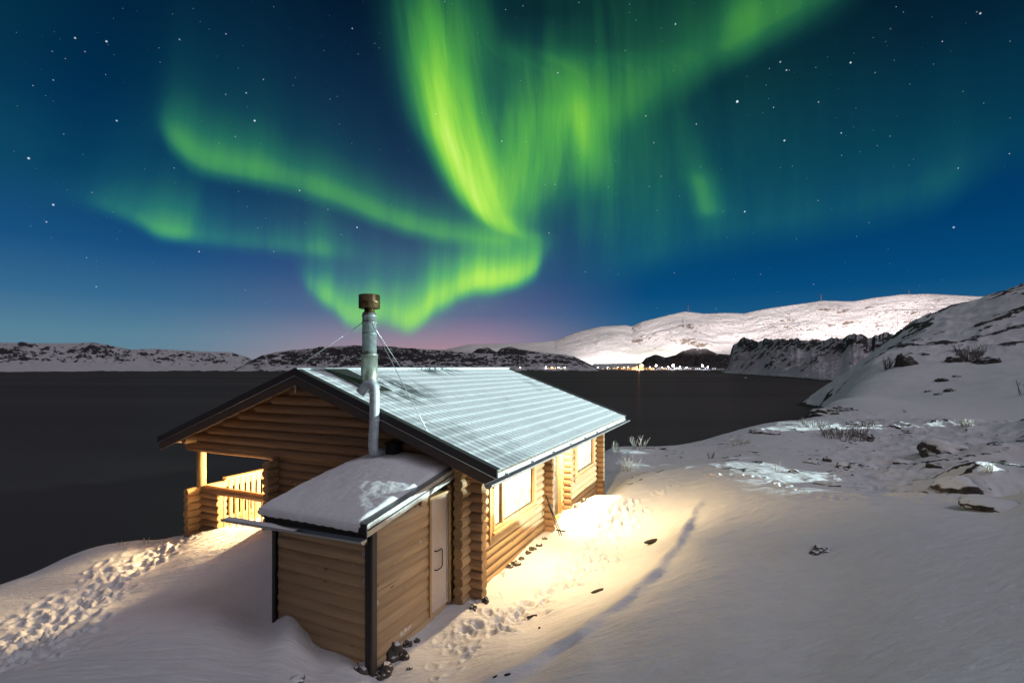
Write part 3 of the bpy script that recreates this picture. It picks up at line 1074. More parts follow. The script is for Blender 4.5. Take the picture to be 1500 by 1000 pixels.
# hills: each a real ridge with its own distance, width and back slope
def hill(name, prof, dist, depth, mat, label, seed, rough=1.0, rockbias=0.0, shape=1.1, nr=70, step=.09, foot=None, noise_scale=1.0, crag=1.0, ridged=True, ledge=0.0):
    pa = [math.atan((p - 750) / F) for p, _ in prof]
    ph = [(Y0 - y) / F * math.cos(a) for (p, y), a in zip(prof, pa)]     # slope of the sight line
    A = np.arange(min(pa), max(pa), R_(step))
    slope = np.interp(A, pa, ph)
    dd = dist if not callable(dist) else dist(A)
    ridge_r = np.full_like(A, dd) if np.isscalar(dd) else dd
    H = slope * ridge_r + EYE
    if ledge:
        H = H * (1 + .16 * fbm(A * 55, A * 0 + 3.3, 4, seed + 7, .6))
    if foot is not None:
        f_r = np.interp(A, [math.atan((p - 750) / F) for p, _ in foot], [q for _, q in foot])
    else:
        f_r = ridge_r - depth
    tt = np.concatenate([np.linspace(0, 1, nr), np.linspace(1, 2.2, 24)[1:]])
    AA, TT = np.meshgrid(A, tt)
    Rr = f_r[None] + (ridge_r - f_r)[None] * TT
    X, Y = np.sin(AA) * Rr, np.cos(AA) * Rr
    prof_t = np.where(TT <= 1, np.clip(TT, 0, 1) ** shape, np.maximum(1 - (TT - 1) / 1.1, -.2))
    ends = sstep(AA, A[0], A[0] + R_(.5)) * sstep(AA, A[-1], A[-1] - R_(.5))
    s = noise_scale / depth
    n1 = fbm(X * s * 3, Y * s * 3, 6, seed, .55, ridged=ridged)
    n2 = fbm(X * s * 9, Y * s * 9, 5, seed + 20, .6, ridged=ridged)
    amp = (.34 * (n1 - .15) * np.sin(np.clip(TT, 0, 1) * math.pi) + .10 * (n2 - .1) * sstep(TT, 0, .25) * (1 - .75 * sstep(TT, .8, 1))) * rough
    Z = H[None] * (prof_t * ends + amp * crag) - 3.0 * (1 - sstep(TT, 0, .05))
    # soft shelf of snow along the waterline
    gy = np.gradient(Z, axis=0) / np.maximum(np.gradient(Rr, axis=0), 1e-3)
    gx = np.gradient(Z, axis=1) / (Rr * R_(step))
    sl = np.hypot(gx, gy)
    rock = np.clip(.5 * sstep(sl, .2, .75) + .32 * (n2 - .1) + .25 * n1 + rockbias, 0, 1)
    rock = np.clip(rock + ledge * sstep(TT, .55, .85) * sstep(TT, 1.05, .98) * (.6 + .8 * n2), 0, 1)
    rock = np.maximum(rock, sstep(Z, 1.6, .4))
    o = grid_mesh(name, X, Y, Z, mat, attrs={'rock': rock})
    tag(o, label, 'hill', kind='structure')
    return o


# far shore, left
hill('far_hills', [(-260, 520), (-120, 505), (0, 502), (60, 503), (135, 502), (160, 506), (190, 512), (230, 511), (262, 513), (300, 515), (340, 516), (362, 523), (380, 532), (400, 541)],
     2300, 650, FARSNOW, 'low snowy hills along the far shore on the left', 100, rockbias=-.06)
hill('far_hills', [(340, 541), (362, 531), (385, 520), (410, 515), (440, 512), (470, 509), (500, 507), (540, 506), (575, 508), (610, 511), (650, 513), (680, 517), (730, 518), (800, 518), (840, 522), (862, 532), (880, 541)],
     1900, 480, FARSNOW, 'dark rocky hills on the far shore behind the cabin ridge', 130, rockbias=.08)
hill('far_hills', [(660, 541), (684, 522), (700, 511), (714, 509), (728, 516), (735, 510), (748, 508), (765, 512), (790, 516), (830, 520), (860, 536), (868, 541)],
     2020, 380, FARSNOW, 'dark knolls above the rocky far shore', 150, rockbias=.2)
# dark knolls behind the town
hill('far_hills', [(930, 541), (946, 524), (960, 519), (975, 523), (990, 520), (1000, 514), (1015, 510), (1035, 511), (1050, 518), (1075, 520), (1110, 528), (1150, 541)],
     2330, 160, FARSNOW, 'dark knolls behind the lit waterfront', 170, rockbias=.12)
# the white mountain
hill('mountain', [(560, 541), (600, 530), (655, 511), (690, 504), (740, 503), (790, 501), (812, 499), (830, 492), (850, 485), (880, 478), (915, 476), (925, 478), (940, 471), (985, 460), (1003, 456), (1030, 459),
                  (1060, 458), (1090, 459), (1120, 452), (1150, 448), (1185, 443), (1205, 440), (1250, 441), (1280, 436), (1320, 431), (1360, 430), (1400, 432), (1440, 434), (1480, 433), (1520, 436), (1620, 445), (1760, 470)],
     3700, 1350, MOUNTSNOW, 'white snowy mountain above the lit town', 200, rough=.30, rockbias=.22, shape=.95, foot=[(560, 2500), (1000, 2330), (1760, 2330)], step=.08, ridged=False)
# the headland on the right shore
hill('headland', [(1040, 551), (1060, 543), (1066, 532), (1073, 508), (1085, 498), (1110, 497), (1125, 499), (1140, 497), (1180, 496), (1240, 493), (1262, 489), (1276, 493), (1300, 486), (1360, 480), (1480, 470), (1620, 460)],
     lambda A: np.interp(A, [math.atan((p - 750) / F) for p in (1000, 1070, 1130, 1250, 1620)], [1400, 1250, 900, 620, 560]), 300, FARSNOW, 'snow streaked headland with a rocky waterline', 230, rough=.8,
     rockbias=-.32, foot=[(1000, 1180), (1070, 880), (1130, 650), (1200, 480), (1260, 410), (1620, 330)], shape=1.5, step=.07, ledge=.3)
#MORE
# ------------------------------------------------------------------ the log cabin (geometry in v, u, z-from-ridge)
SL = 1.83 / 5.04              # roof slope
VW, UL = 5.04, 11.17          # half span and length of the roof
BASE_C = (1.45, 5.4, -4.5)


class Frame:
    """a thing whose parts are modelled in the building's axes"""

    def __init__(self, name, base, label, cat, group=None):
        self.b = base
        self.root = thing(name, W(base[1], base[0], base[2]), label, cat, group, -AROT)

    def part(self, mb_, name, mats, parent=None, label=None):
        o = mb_.build(name, mats, parent or self.root, None if parent else tuple(-q for q in self.b))
        if label:
            o['label'] = label
        return o


cabin = Frame('log_cabin', BASE_C, 'pine log cabin with frosted metal roof and lit windows beside the fjord', 'cabin')
PITCH, LR = .19, .108
OPEN = [(1.42, 3.86, -3.47, -2.3), (4.98, 6.06, -4.35, -2.15), (7.45, 9.6, -3.47, -2.3)]

# right wall, logs lengthwise
mb = MB()
for k in range(16):
    z = -1.80 - PITCH * k
    cuts = [(a, b) for a, b, lo, hi in OPEN if lo - .05 < z < hi + .05]
    u = .12 if k == 0 else .2 + random.uniform(-.012, .012)
    for a, b in cuts + [(10.45 + random.uniform(-.012, .012), None)]:
        mb.log((4.088, u, z), (4.088, a, z), .117)
        u = b
cabin.part(mb, 'wall', [LOG_A, END], label='sunny yellow lit long log wall with two windows and a door')
# cross wall ends either side of the door
for uc in (4.72, 6.30):
    mb = MB()
    for k in range(15):
        z = -1.9 - PITCH * k
        mb.log((3.8, uc, z), (4.42 + random.uniform(-.01, .01), uc, z), LR * .97)
    cabin.part(mb, 'cross_wall_end', [LOG_B, END])
# near gable: log wall below, cladding above
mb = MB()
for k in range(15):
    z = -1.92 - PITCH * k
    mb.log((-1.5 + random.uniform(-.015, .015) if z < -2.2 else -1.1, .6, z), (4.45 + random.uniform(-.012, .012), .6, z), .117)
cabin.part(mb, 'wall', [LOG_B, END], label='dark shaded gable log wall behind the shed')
mb = MB()
for k in range(9):
    z = -.28 - .215 * k
    vm = (abs(z + .12) - .12) / SL
    mb.log((max(-vm, -4.62), .52, z), (min(vm, 4.25), .52, z), .122)
apx, low, vl, vr = -.16, -2.02, -4.9, 4.3
q_ = [(0, apx), (vr, apx - vr * SL), (vr, low), (vl, low), (vl, apx + vl * SL)]
mb._add([(v, u, z) for u in (.50, .545) for v, z in q_], [(0, 1, 2, 3, 4), (9, 8, 7, 6, 5)] + [(i, i + 5, (i + 1) % 5 + 5, (i + 1) % 5) for i in range(5)], False)
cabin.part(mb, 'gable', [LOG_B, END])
# far gable
mb = MB()
for k in range(24):
    z = -.35 - PITCH * k
    vm = min((abs(z) - .15) / SL, 4.44)
    mb.log((max(-vm, -4.3 if z > -2.0 else -1.5), 10.2, z), (vm, 10.2, z), LR)
cabin.part(mb, 'wall', [LOG_B, END])
# porch wall
mb = MB()
for k in range(22):
    z = -.75 - PITCH * k
    mb.log((-1.25, .75 if z > -2.15 else .2 + random.uniform(-.015, .015), z), (-1.25, 10.45, z), LR)
cabin.part(mb, 'wall', [LOG_A, END], label='log wall between the porch and the rooms')

# roof: two tiled slopes
FR = [0, .25, .5, .75, .93, .985]


def tiles(side):
    rows = 15
    pr = (math.hypot(VW, VW * SL)) / rows
    ts = [(r + f) * pr for r in range(rows) for f in FR] + [rows * pr]
    us = np.arange(0, UL + .001, .2 / 6)
    U, Tm = np.meshgrid(us, np.array(ts))
    fr = np.array([f for r in range(rows) for f in FR] + [.985])[:, None] * np.ones_like(U)
    fr = np.where(fr < .97, fr, 1 - (fr - .93) / .07)
    nrm = .008 * fr + .013 * np.cos(2 * np.pi * U / .2) + .004 * fbm(U * 1.2, Tm * 1.2, 3, 5)
    c, s = 1 / math.hypot(1, SL), SL / math.hypot(1, SL)
    Vv = (Tm * c + nrm * s) * side
    Zz = -Tm * s + nrm * c + .02
    o = grid_mesh('roof', Vv, U, Zz, FROST, cabin.root)
    if side < 0:
        o.data.flip_normals()
    o.location = tuple(-q for q in BASE_C)
    return o


roof_r = tiles(1)
roof_l = tiles(-1)
roof_r['label'] = 'frosted tiled roof slope lit pale blue'
roof_l['label'] = 'roof slope over the porch'
for side, ro in ((1, roof_r), (-1, roof_l)):
    # boarded deck under the tiles
    mb = MB()
    n = int(UL / .14)
    for k in range(n):
        u0, u1 = .03 + k * (UL - .06) / n, .03 + (k + 1) * (UL - .06) / n - .006
        x0, x1 = 0, side * (VW - .04)
        pts = [(x, u, -abs(x) * SL + dz_) for dz_ in (-.17, -.025) for u in (u0, u1) for x in (x0, x1)]
        mb.hexa(pts)
    cabin.part(mb, 'soffit', BOARD_A)
    for u0, u1 in ((-.035, -.004), (UL + .004, UL + .035)):
        mb = MB()
        mb.hexa([(x, u, -abs(x) * SL + dz_) for dz_ in (-.10, .055) for u in (u0 - .012, u1 + .012) for x in (0, side * (VW + .01))])
        mb.hexa([(x, u, -abs(x) * SL + dz_) for dz_ in (.055, .068) for u in (u0 - .012, u1 + .10) for x in (0, side * (VW + .01))])
        cabin.part(mb, 'verge_flashing', DARKMETAL)
        mb = MB()
        mb.tube([(0, (u0 + u1) / 2 - .028 * (1 if u0 < 1 else -1), -.105), (side * VW, (u0 + u1) / 2 - .028 * (1 if u0 < 1 else -1), -VW * SL - .105)], .007, 6)
        cabin.part(mb, 'verge_drip', GREYMETAL)
        mb = MB()
        mb.hexa([(x, u, -abs(x) * SL + dz_) for dz_ in (-.31, -.11) for u in (u0, u1) for x in (0, side * (VW - .06))])
        cabin.part(mb, 'bargeboard', DARKBOARD)
    mb = MB()
    mb.box(*sorted((side * (VW - .035), side * (VW - .010))), 0, UL, -VW * SL - .17, -VW * SL - .015)
    cabin.part(mb, 'fascia', WHITEMETAL if side > 0 else DARKBOARD)
mb = MB()
mb.tube([(0, -.03, .045), (0, UL + .03, .045)], .075, 10, squash=.5)
ridge = cabin.part(mb, 'ridge_cap', FROST)
# ridge ventilation plug under the apex
mb = MB()
mb.tube([(0, -.02, -.34), (0, -.02, -.5)], .022, 8)
cabin.part(mb, 'finial', GREYMETAL)


def half_pipe(mb_, p0, p1, r, th=.006, seg=10, caps=True):
    p0, p1 = Vector(p0), Vector(p1)
    d = (p1 - p0).normalized()
    a = d.cross(Vector((0, 0, 1))).normalized()
    b = Vector((0, 0, 1))
    vs = []
    for p in (p0, p1):
        for rr_ in (r, r - th):
            for k in range(seg + 1):
                t = math.pi + math.pi * k / seg
                vs.append(p + a * math.cos(t) * rr_ + b * math.sin(t) * rr_)
    n = seg + 1
    fs = []
    for k in range(seg):
        fs.append((k, k + 1, 2 * n + k + 1, 2 * n + k))
        fs.append((n + k + 1, n + k, 3 * n + k, 3 * n + k + 1))
    for q in (0, 2 * n):
        for k in range(seg):
            fs.append((q + k, q + n + k, q + n + k + 1, q + k + 1))
    fs.append((0, 2 * n, 3 * n, n))
    fs.append((seg, n + seg, 3 * n + seg, 2 * n + seg))
    if caps:
        fs.append(tuple(range(0, n)))
        fs.append(tuple(range(2 * n, 3 * n)))
    mb_._add(vs, fs, [True] * (2 * seg) + [False] * (len(fs) - 2 * seg))


mb = MB()
half_pipe(mb, (VW + .075, -.52, -1.925), (VW + .075, UL + .16, -1.965), .075)
gut = cabin.part(mb, 'gutter', GREYMETAL)
for k in range(9):
    u = .35 + k * 1.3
    mb = MB()
    mb.box(VW - .012, VW + .05, u, u + .025, -1.93, -1.9)
    mb.build('bracket', GREYMETAL, gut)

# windows
def window(u0, u1, z0, z1, mull, name='window'):
    mb = MB()
    fw = .085
    v0, v1 = 4.10, 4.235
    mb.box(v0, v1, u0, u0 + fw, z0, z1)
    mb.box(v0, v1, u1 - fw, u1, z0, z1)
    mb.box(v0, v1, u0 + fw, u1 - fw, z1 - fw, z1)
    mb.box(v0, v1, u0 + fw, u1 - fw, z0, z0 + fw * .7)
    w = cabin.part(mb, 'window', BOARD_Z)
    if mull:
        mb = MB()
        mb.box(v0 + .01, v1 - .02, mull - .03, mull + .03, z0 + fw * .7, z1 - fw)
        mb.build('mullion', BOARD_Z, w)
    spans = [(u0 + fw, mull - .03), (mull + .03, u1 - fw)] if mull else [(u0 + fw, u1 - fw)]
    for a, b in spans:
        mb = MB()                                        # dark sash round each pane
        za, zb, s = z0 + fw * .7, z1 - fw, .028
        for q in ((a, a + s, za, zb), (b - s, b, za, zb), (a + s, b - s, za, za + s), (a + s, b - s, zb - s, zb)):
            mb.box(4.115, 4.165, q[0], q[1], q[2], q[3])
        mb.build('sash', DARKBOARD, w)
        mb = MB()
        mb.box(4.12, 4.135, a + s, b - s, za + s, zb - s)
        mb.build('pane', PANE, w)
    mb = MB()
    mb.hexa([(v, u, z) for z, d_ in ((z0 - .05, 0), (z0 - .003, 0)) for u in (u0 - .04, u1 + .04) for v in (4.12, 4.29)])
    mb.build('sill', BOARD_A, w)
    mb = MB()
    mb.box(4.17, 4.222, u0 - .13, u0 - .004, z0 - .24, z1)
    mb.build('casing', BOARD_Z, w)
    mb = MB()
    mb.box(4.17, 4.222, u1 + .004, u1 + .10, z0 - .02, z1)
    mb.build('casing', BOARD_Z, w)
    mb = MB()
    mb.box(4.19, 4.226, u0, u1, z0 - .235, z0 - .055)
    mb.build('apron', BOARD_A, w)
    return w


w1 = window(1.43, 3.85, -3.46, -2.2, 1.95)
w1['label'] = 'wide lit window nearest the gable, drapes inside'
w2 = window(7.46, 9.59, -3.46, -2.2, None)
w2['label'] = 'lit window beyond the door'
# door
mb = MB()
mb.box(4.03, 4.09, 5.07, 5.97, -4.3, -3.28)
mb.box(4.03, 4.09, 5.07, 5.2, -3.28, -2.2)
mb.box(4.03, 4.09, 5.84, 5.97, -3.28, -2.2)
mb.box(4.03, 4.09, 5.2, 5.84, -2.32, -2.2)
door = cabin.part(mb, 'door', DARKBOARD)
mb = MB()
mb.box(4.045, 4.06, 5.2, 5.84, -3.28, -2.32)
mb.build('pane', PANE, door)
mb = MB()
mb.tube([(4.09, 5.14, -3.35), (4.14, 5.14, -3.35), (4.14, 5.26, -3.35)], .012, 8)
mb.build('handle', GREYMETAL, door)
mb = MB()
mb.box(4.0, 4.21, 4.985, 5.065, -4.35, -2.12)
mb.box(4.0, 4.21, 5.975, 6.055, -4.35, -2.12)
mb.box(4.0, 4.21, 5.065, 5.975, -2.195, -2.12)
mb.box(4.0, 4.26, 5.065, 5.975, -4.36, -4.31)
mb.build('frame', BOARD_Z, door)
mb = MB()
mb.box(4.21, 4.25, 5.44, 5.56, -2.2, -2.0)
lampp = cabin.part(mb, 'wall_lamp', BLACK)
mb = MB()
mb.lathe([(.005, -2.17), (.04, -2.15), (.05, -2.11), (.035, -2.06), (.01, -2.05)], 4.33, 5.5, 12)
mb.build('bulb', WALLBULB, lampp)

# chimney
CH = (1.11, 1.13)
mb = MB()
mb.lathe([(.26, -.52), (.25, -.36), (.2, -.26), (.19, -.2), (.19, .36), (.198, .36), (.198, .40), (.17, .40)], *CH)
chim = cabin.part(mb, 'chimney', GALV_OLD)
mb = MB()
mb.lathe([(.165, .38), (.163, 1.27), (.172, 1.27), (.172, 1.31), (.163, 1.31), (.16, 1.36)], *CH)
mb.lathe([(.167, .86), (.167, .89)], *CH)
mb.build('flue', FLUE, chim)
mb = MB()
mb.lathe([(.165, 1.34), (.13, 1.38), (.115, 1.42), (.115, 1.5)], *CH)
mb.build('neck', BRASS, chim)
mb = MB()
mb.lathe([(.10, 1.47), (.235, 1.465), (.245, 1.475), (.245, 1.60), (.249, 1.605), (.249, 1.625), (.245, 1.63), (.245, 1.775), (.23, 1.785), (.05, 1.80)], *CH, 32)
mb.build('chimney_cap', BRASS, chim)
mb = MB()
mb.hexa([(x, u, -abs(x) * SL + dz_) for dz_ in (.055, .075) for u in (CH[1] - .36, CH[1] + .36) for x in (.05, 1.5)])
mb.build('flashing', DARKMETAL, chim)
mb = MB()
mb.tube([(CH[0] + .17 * math.cos(t), CH[1] + .17 * math.sin(t), 1.13) for t in [i * math.pi / 8 for i in range(17)]], .014, 6)
col_ = mb.build('clamp', GREYMETAL, chim)
for a, b in (((1.25, 1.03, 1.13), (3.40, .19, -1.20)), ((1.05, 1.28, 1.13), (-.55, 4.75, -.18)), ((.98, 1.05, 1.13), (0, -.02, .06))):
    mb = MB()
    mb.tube([a, b], .0085, 5)
    cabin.part(mb, 'guy_wire', WIRE)
# vent pipe outside the gable
mb = MB()
mb.tube([(2.02, -.20, -.44), (2.08, -.17, -.36), (2.16, -.13, -.27), (2.25, -.12, -.255), (2.31, -.12, -.31), (2.325, -.12, -.42), (2.32, -.12, -1.0), (2.29, -.12, -1.52),
         (2.28, -.09, -1.62), (2.27, 0, -1.68), (2.27, .45, -1.69)], .10, 18, cap_mi=1)
vent = cabin.part(mb, 'vent_pipe', [GALV, BLACK])
for z in (-1.0, -.44):
    mb = MB()
    mb.lathe([(.101, z - .02), (.107, z - .015), (.107, z + .015), (.101, z + .02)], 2.32, -.12, 18)
    mb.build('joint_ring', GALV, vent)
mb = MB()
mb.box(2.38, 2.62, .16, .42, -1.78, -1.5)
mb.box(2.34, 2.66, .14, .43, -1.5, -1.47)
cabin.part(mb, 'vent_housing', BLACK)
mb = MB()
mb.box(4.73, 4.79, 2.14, 2.26, -2.04, -1.9)
lampp = cabin.part(mb, 'eave_lamp', BLACK)
mb = MB()
mb.lathe([(.005, -2.1), (.045, -2.09), (.05, -2.06), (.03, -2.045)], 4.76, 2.2, 12)
mb.build('bulb', WALLBULB, lampp)

# porch on the left
mb = MB()
mb.log((-4.22, .12, -1.82), (-4.22, 10.7, -1.82), .105)
cabin.part(mb, 'wall_plate', [LOG_A, END])
mb = MB()
mb.log((-4.6, .5, -2.08), (-1.1, .5, -2.08), .105)
cabin.part(mb, 'porch_beam', [LOG_B, END])
for u in (.6, 5.2, 10.1):
    mb = MB()
    mb.log((-4.22, u, -3.2 if u < 1 else -4.3), (-4.22, u, -1.92 if u > 1 else -2.17), .115)
    if u < 1:
        mb.tube([(-4.22, u, -2.19), (-4.22, u, -1.95)], .02, 8)
    cabin.part(mb, 'post', [BOARD_Z, END])
mb = MB()
for k in range(22):
    mb.box(-4.3, -1.38, .72 + k * .43, .72 + k * .43 + .42, -4.33, -4.27)
cabin.part(mb, 'porch_deck', BOARD_A)
mb = MB()
for k in range(9):
    z = -3.33 - PITCH * k
    mb.log((-4.5 + random.uniform(-.02, .02), .62, z), (-3.46 + random.uniform(-.012, .012), .62, z), LR)
cabin.part(mb, 'corner_stub', [LOG_B, END])
mb = MB()
for k in range(9):
    z = -3.235 - PITCH * k
    mb.log((-4.26, .2 + random.uniform(-.02, .02), z), (-4.26, 1.3, z), LR)
cabin.part(mb, 'corner_stub', [LOG_A, END])
mb = MB()
mb.log((-4.1, .62, -3.2), (-1.3, .62, -3.2), .105)
rail = cabin.part(mb, 'porch_rail', [LOG_B, END])
for k in range(9):
    v = -3.3 + k * .235
    mb = MB()
    mb.box(v - .02, v + .02, .60, .64, -4.3, -3.29)
    mb.build('baluster', BOARD_Z, rail)
mb = MB()
mb.box(-4.30, -4.12, 1.25, 10.0, -3.09, -3.04)
mb.box(-4.225, -4.19, 1.25, 10.0, -3.30, -3.095)
mb.box(-4.225, -4.19, 1.25, 10.0, -4.24, -4.13)
rail = cabin.part(mb, 'porch_rail', BOARD_A)
for k in range(48):
    u = 1.36 + k * .18
    mb = MB()
    mb.box(-4.187, -4.165, u, u + .112, -4.26, -3.12)
    mb.build('slat', BOARD_Z, rail)
mb = MB()
mb.box(-1.42, -1.37, 2.54, 2.66, -2.5, -2.25)
lampp = cabin.part(mb, 'wall_lamp', BLACK)
mb = MB()
mb.lathe([(.005, -2.46), (.04, -2.44), (.05, -2.4), (.035, -2.33), (.01, -2.31)], -1.48, 2.6, 12)
mb.build('bulb', WALLBULB, lampp)
# floor of the rooms closes the lit interior
mb = MB()
mb.box(-1.1, 3.98, .72, 10.1, -4.4, -4.36)
cabin.part(mb, 'floor', BOARD_A)

# ------------------------------------------------------------------ the lean-to shed
shed = Frame('lean_to_shed', (2.85, -.8, -4.7), 'small log clad shed with snow on its roof built against the gable', 'shed')


def sr(u):
    return -2.29 + .15 * (u + 2.2)


mb = MB()
for k in range(13):
    z = -2.50 - PITCH * k
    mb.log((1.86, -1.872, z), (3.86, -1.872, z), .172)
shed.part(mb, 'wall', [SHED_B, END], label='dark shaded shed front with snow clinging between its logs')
mb = MB()
for k in range(15):
    z = -2.12 - PITCH * k
    u0 = max(-1.94, (z + .24 + 2.29) / .15 - 2.2)
    if -4.42 < z < -2.28:
        if u0 < -.5:
            mb.log((3.742, u0, z), (3.742, -.505, z), .172)
        mb.log((3.742, .165, z), (3.742, .36, z), .172)
    else:
        if u0 < .3:
            mb.log((3.742, u0, z), (3.742, .36, z), .172)
shed.part(mb, 'wall', [SHED_A, END], label='warm lit shed side with a door')
mb = MB()
for k in range(14):
    z = -2.3 - PITCH * k
    mb.log((1.88, max(-1.94, (z + .22 + 2.29) / .15 - 2.2), z), (1.88, .4, z), .112)
shed.part(mb, 'wall', [SHED_A, END])
mb = MB()
mb.box(3.80, 3.90, -2.075, -2.0, -4.85, -2.42)
shed.part(mb, 'corner_post', BLACK)
mb = MB()
mb.box(3.902, 3.945, -2.07, -1.97, -4.85, -2.40)
shed.part(mb, 'corner_board', DARKBOARD)
mb = MB()
mb.box(1.755, 1.835, -2.06, -1.99, -4.75, -2.42)
shed.part(mb, 'corner_post', BLACK)
# roof
mb = MB()
mb.hexa([(v, u, sr(u) + dz_) for dz_ in (-.15, -.02) for u in (-2.2, .42) for v in (1.68, 3.965)])
sroof = shed.part(mb, 'roof', DARKMETAL)
mb = MB()
n = 26
for k in range(n):
    v0 = 1.66 + k * (3.97 - 1.66) / n
    mb.tube([(v0 + .045, -2.235, sr(-2.235) - .012), (v0 + .045, .42, sr(.42) - .012)], .026, 8)
mb.build('roof_sheet', DARKMETAL, sroof)
mb = MB()
mb.hexa([(v, u, sr(u) + dz_) for dz_ in (-.155, .035) for u in (-2.24, .42) for v in (3.967, 3.99)])
mb.hexa([(v, u, sr(u) + dz_) for dz_ in (.036, .046) for u in (-2.24, .42) for v in (3.84, 4.0)])
mb.build('verge_flashing', GREYMETAL, sroof)
mb = MB()
mb.tube([(4.0, -2.24, sr(-2.24) - .05), (4.0, .3, sr(.3) - .05)], .008, 6)
mb.build('verge_drip', DARKMETAL, sroof)
mb = MB()
mb.box(1.72, 3.9, -2.17, -2.13, -2.60, -2.44)
mb.build('fascia', BLACK, sroof)
gv, gu = np.meshgrid(np.linspace(1.66, 3.86, 120), np.linspace(-2.275, .40, 130))
sv = (gv - 1.66) / 2.2
su = (gu + 2.275) / 2.675
hgt = .04 + .19 * np.sin(np.pi * np.clip(sv * .93 + .05, 0, 1)) ** .8 * sstep(su, 0, .55) * (1 - .35 * sstep(su, .65, 1)) * (1 - .55 * sstep(sv, .55, 1))
hgt = hgt + .035 * sstep(su, 0, .10)
hgt = hgt + .028 * fbm(gv * 2.2, gu * 2.2, 4, 77) * sstep(su, 0, .2)
ripple = np.exp(-(((sv - .62) / .3) ** 2 + ((su - .62) / .22) ** 2))
hgt = hgt + ripple * .03 * fbm(gv * 4 + gu * 1.5, gu * 7 - gv * 2, 4, 79, ridged=True)
hgt = hgt - .012 * np.abs(np.sin(gv * 17)) * np.exp(-su / .03)
edge = np.minimum(np.minimum(sv, 1 - sv) * 2.2, np.minimum(su * 2.635, 1))
hgt = hgt * sstep(edge, -.02, .09) + .0
gz = sr(gu) + .012 + hgt
gz[0] = sr(gu[0]) - .07 - .012 * np.abs(np.sin(gv[0] * 17)) - .012 * perlin(gv[0] * 3, gv[0] * 0 + .4, 4)
gz[:, 0] = sr(gu[:, 0]) - .03
gz[:, -1] = sr(gu[:, -1]) - .01
so_ = grid_mesh('snow_cover', gv, gu, gz, SNOW, sroof)
# gutter reaching past the roof on the left
mb = MB()
half_pipe(mb, (.86, -2.30, -2.545), (3.98, -2.30, -2.475), .065)
sg = shed.part(mb, 'gutter', GREYMETAL)
xs = np.linspace(.87, 2.6, 60)
ys = np.linspace(-1, 1, 9)
gx_, gy_ = np.meshgrid(xs, ys)
prof_ = sstep(gx_, .87, 1.0) * sstep(gx_, 2.6, 1.9)
gz_ = -2.545 + (gx_ - .86) * .0224 + prof_ * (1 - gy_ ** 2) * (.05 + .03 * fbm(gx_ * 3, gy_, 2, 5)) - .01
grid_mesh('snow_cover', gx_, -2.30 + gy_ * .062, gz_, SNOW, sg)
# door
mb = MB()
mb.box(3.86, 3.915, -.46, .12, -4.42, -2.34)
sdoor = shed.part(mb, 'door', PALEDOOR)
mb = MB()
mb.box(3.80, 3.94, -.52, -.465, -4.45, -2.28)
mb.box(3.80, 3.94, .125, .18, -4.45, -2.28)
mb.box(3.80, 3.94, -.465, .125, -2.335, -2.28)
mb.build('frame', BOARD_Z, sdoor)
mb = MB()
mb.tube([(3.915, -.35, -3.3), (3.965, -.35, -3.3), (3.97, -.2, -3.3), (3.97, -.17, -3.33), (3.97, -.17, -3.62), (3.97, -.2, -3.65), (3.965, -.35, -3.65), (3.915, -.35, -3.65)], .012, 8)
mb.build('handle', DARKMETAL, sdoor)
mb = MB()
mb.box(3.916, 3.925, .06, .085, -4.36, -2.4)
mb.build('hinge_strip', GREYMETAL, sdoor)

# ------------------------------------------------------------------ tool leaning by the door
def at_v(px, py, v):
    r = np.array([(px - 750) / F, 1.0])
    t = (v + O2 @ BX) / (r @ BX)
    return Vector((r[0] * t, t, EYE + (Y0 - py) / F * t))


foot_ = Vector(hit(822, 784, 6, 30))
top_ = at_v(799, 724, 4.24)
root = thing('snow_tool', foot_, 'slim black long handled tool leaning beside the cabin door', 'tool')
d_ = top_ - foot_
mb = MB()
mb.tube([d_ * .55, d_ * .8, d_ * 1.0], [.022, .02, .016], 8)
mb.build('handle', BLACK, root)
mb = MB()
mb.tube([d_ * .52, d_ * .75, d_ * .78], [.032, .034, .024], 8)
mb.build('grip', BLACK, root)
sd_ = Vector((BX[0], BX[1], 0)) * .03
mb = MB()
for s_ in (-1, 1):
    mb.tube([d_ * .0 + sd_ * s_ * 1.1 + Vector((0, 0, -.05)), d_ * .53 + sd_ * s_ * .6], .014, 8)
mb.build('prong', BLACK, root)
mb = MB()
mb.tube([d_ * .12 - sd_ * 3, d_ * .13 + sd_ * 6 + Vector((0, 0, -.02))], .02, 8)
mb.build('crossbar', BLACK, root)

# ------------------------------------------------------------------ rocks
import bmesh
from mathutils import noise as mnoise


def rock_obj(loc, w, d, h, mat, label, group, seed, flat=.35, rot=None, cat='rock'):
    bm = bmesh.new()
    bmesh.ops.create_icosphere(bm, subdivisions=4, radius=1.0)
    o3 = Vector((seed * 7.13, seed * 3.7, seed * 1.9))
    for vtx in bm.verts:
        p = vtx.co.normalized()
        n = mnoise.noise(p * 1.1 + o3) * .3 + mnoise.noise(p * 2.6 + o3) * .18 + abs(mnoise.noise(p * 5 + o3)) * .12 + mnoise.noise(p * 11 + o3) * .05
        cell = mnoise.voronoi(p * 1.3 + o3)[0][0]
        r = 1 + n + (cell - .35) * .35
        q = p * r
        q.z *= .8
        vtx.co = (q.x * w / 2, q.y * d / 2, max(q.z, -flat) * h)
    me = bpy.data.meshes.new('rock')
    bm.to_mesh(me)
    bm.free()
    me.materials.append(mat)
    for pl in me.polygons:
        pl.use_smooth = seed % 3 != 0
    o = bpy.data.objects.new('rock', me)
    COL.objects.link(o)
    o.location = loc
    o.rotation_euler = (0, 0, seed * 1.7 if rot is None else rot)
    return tag(o, label, cat, group)


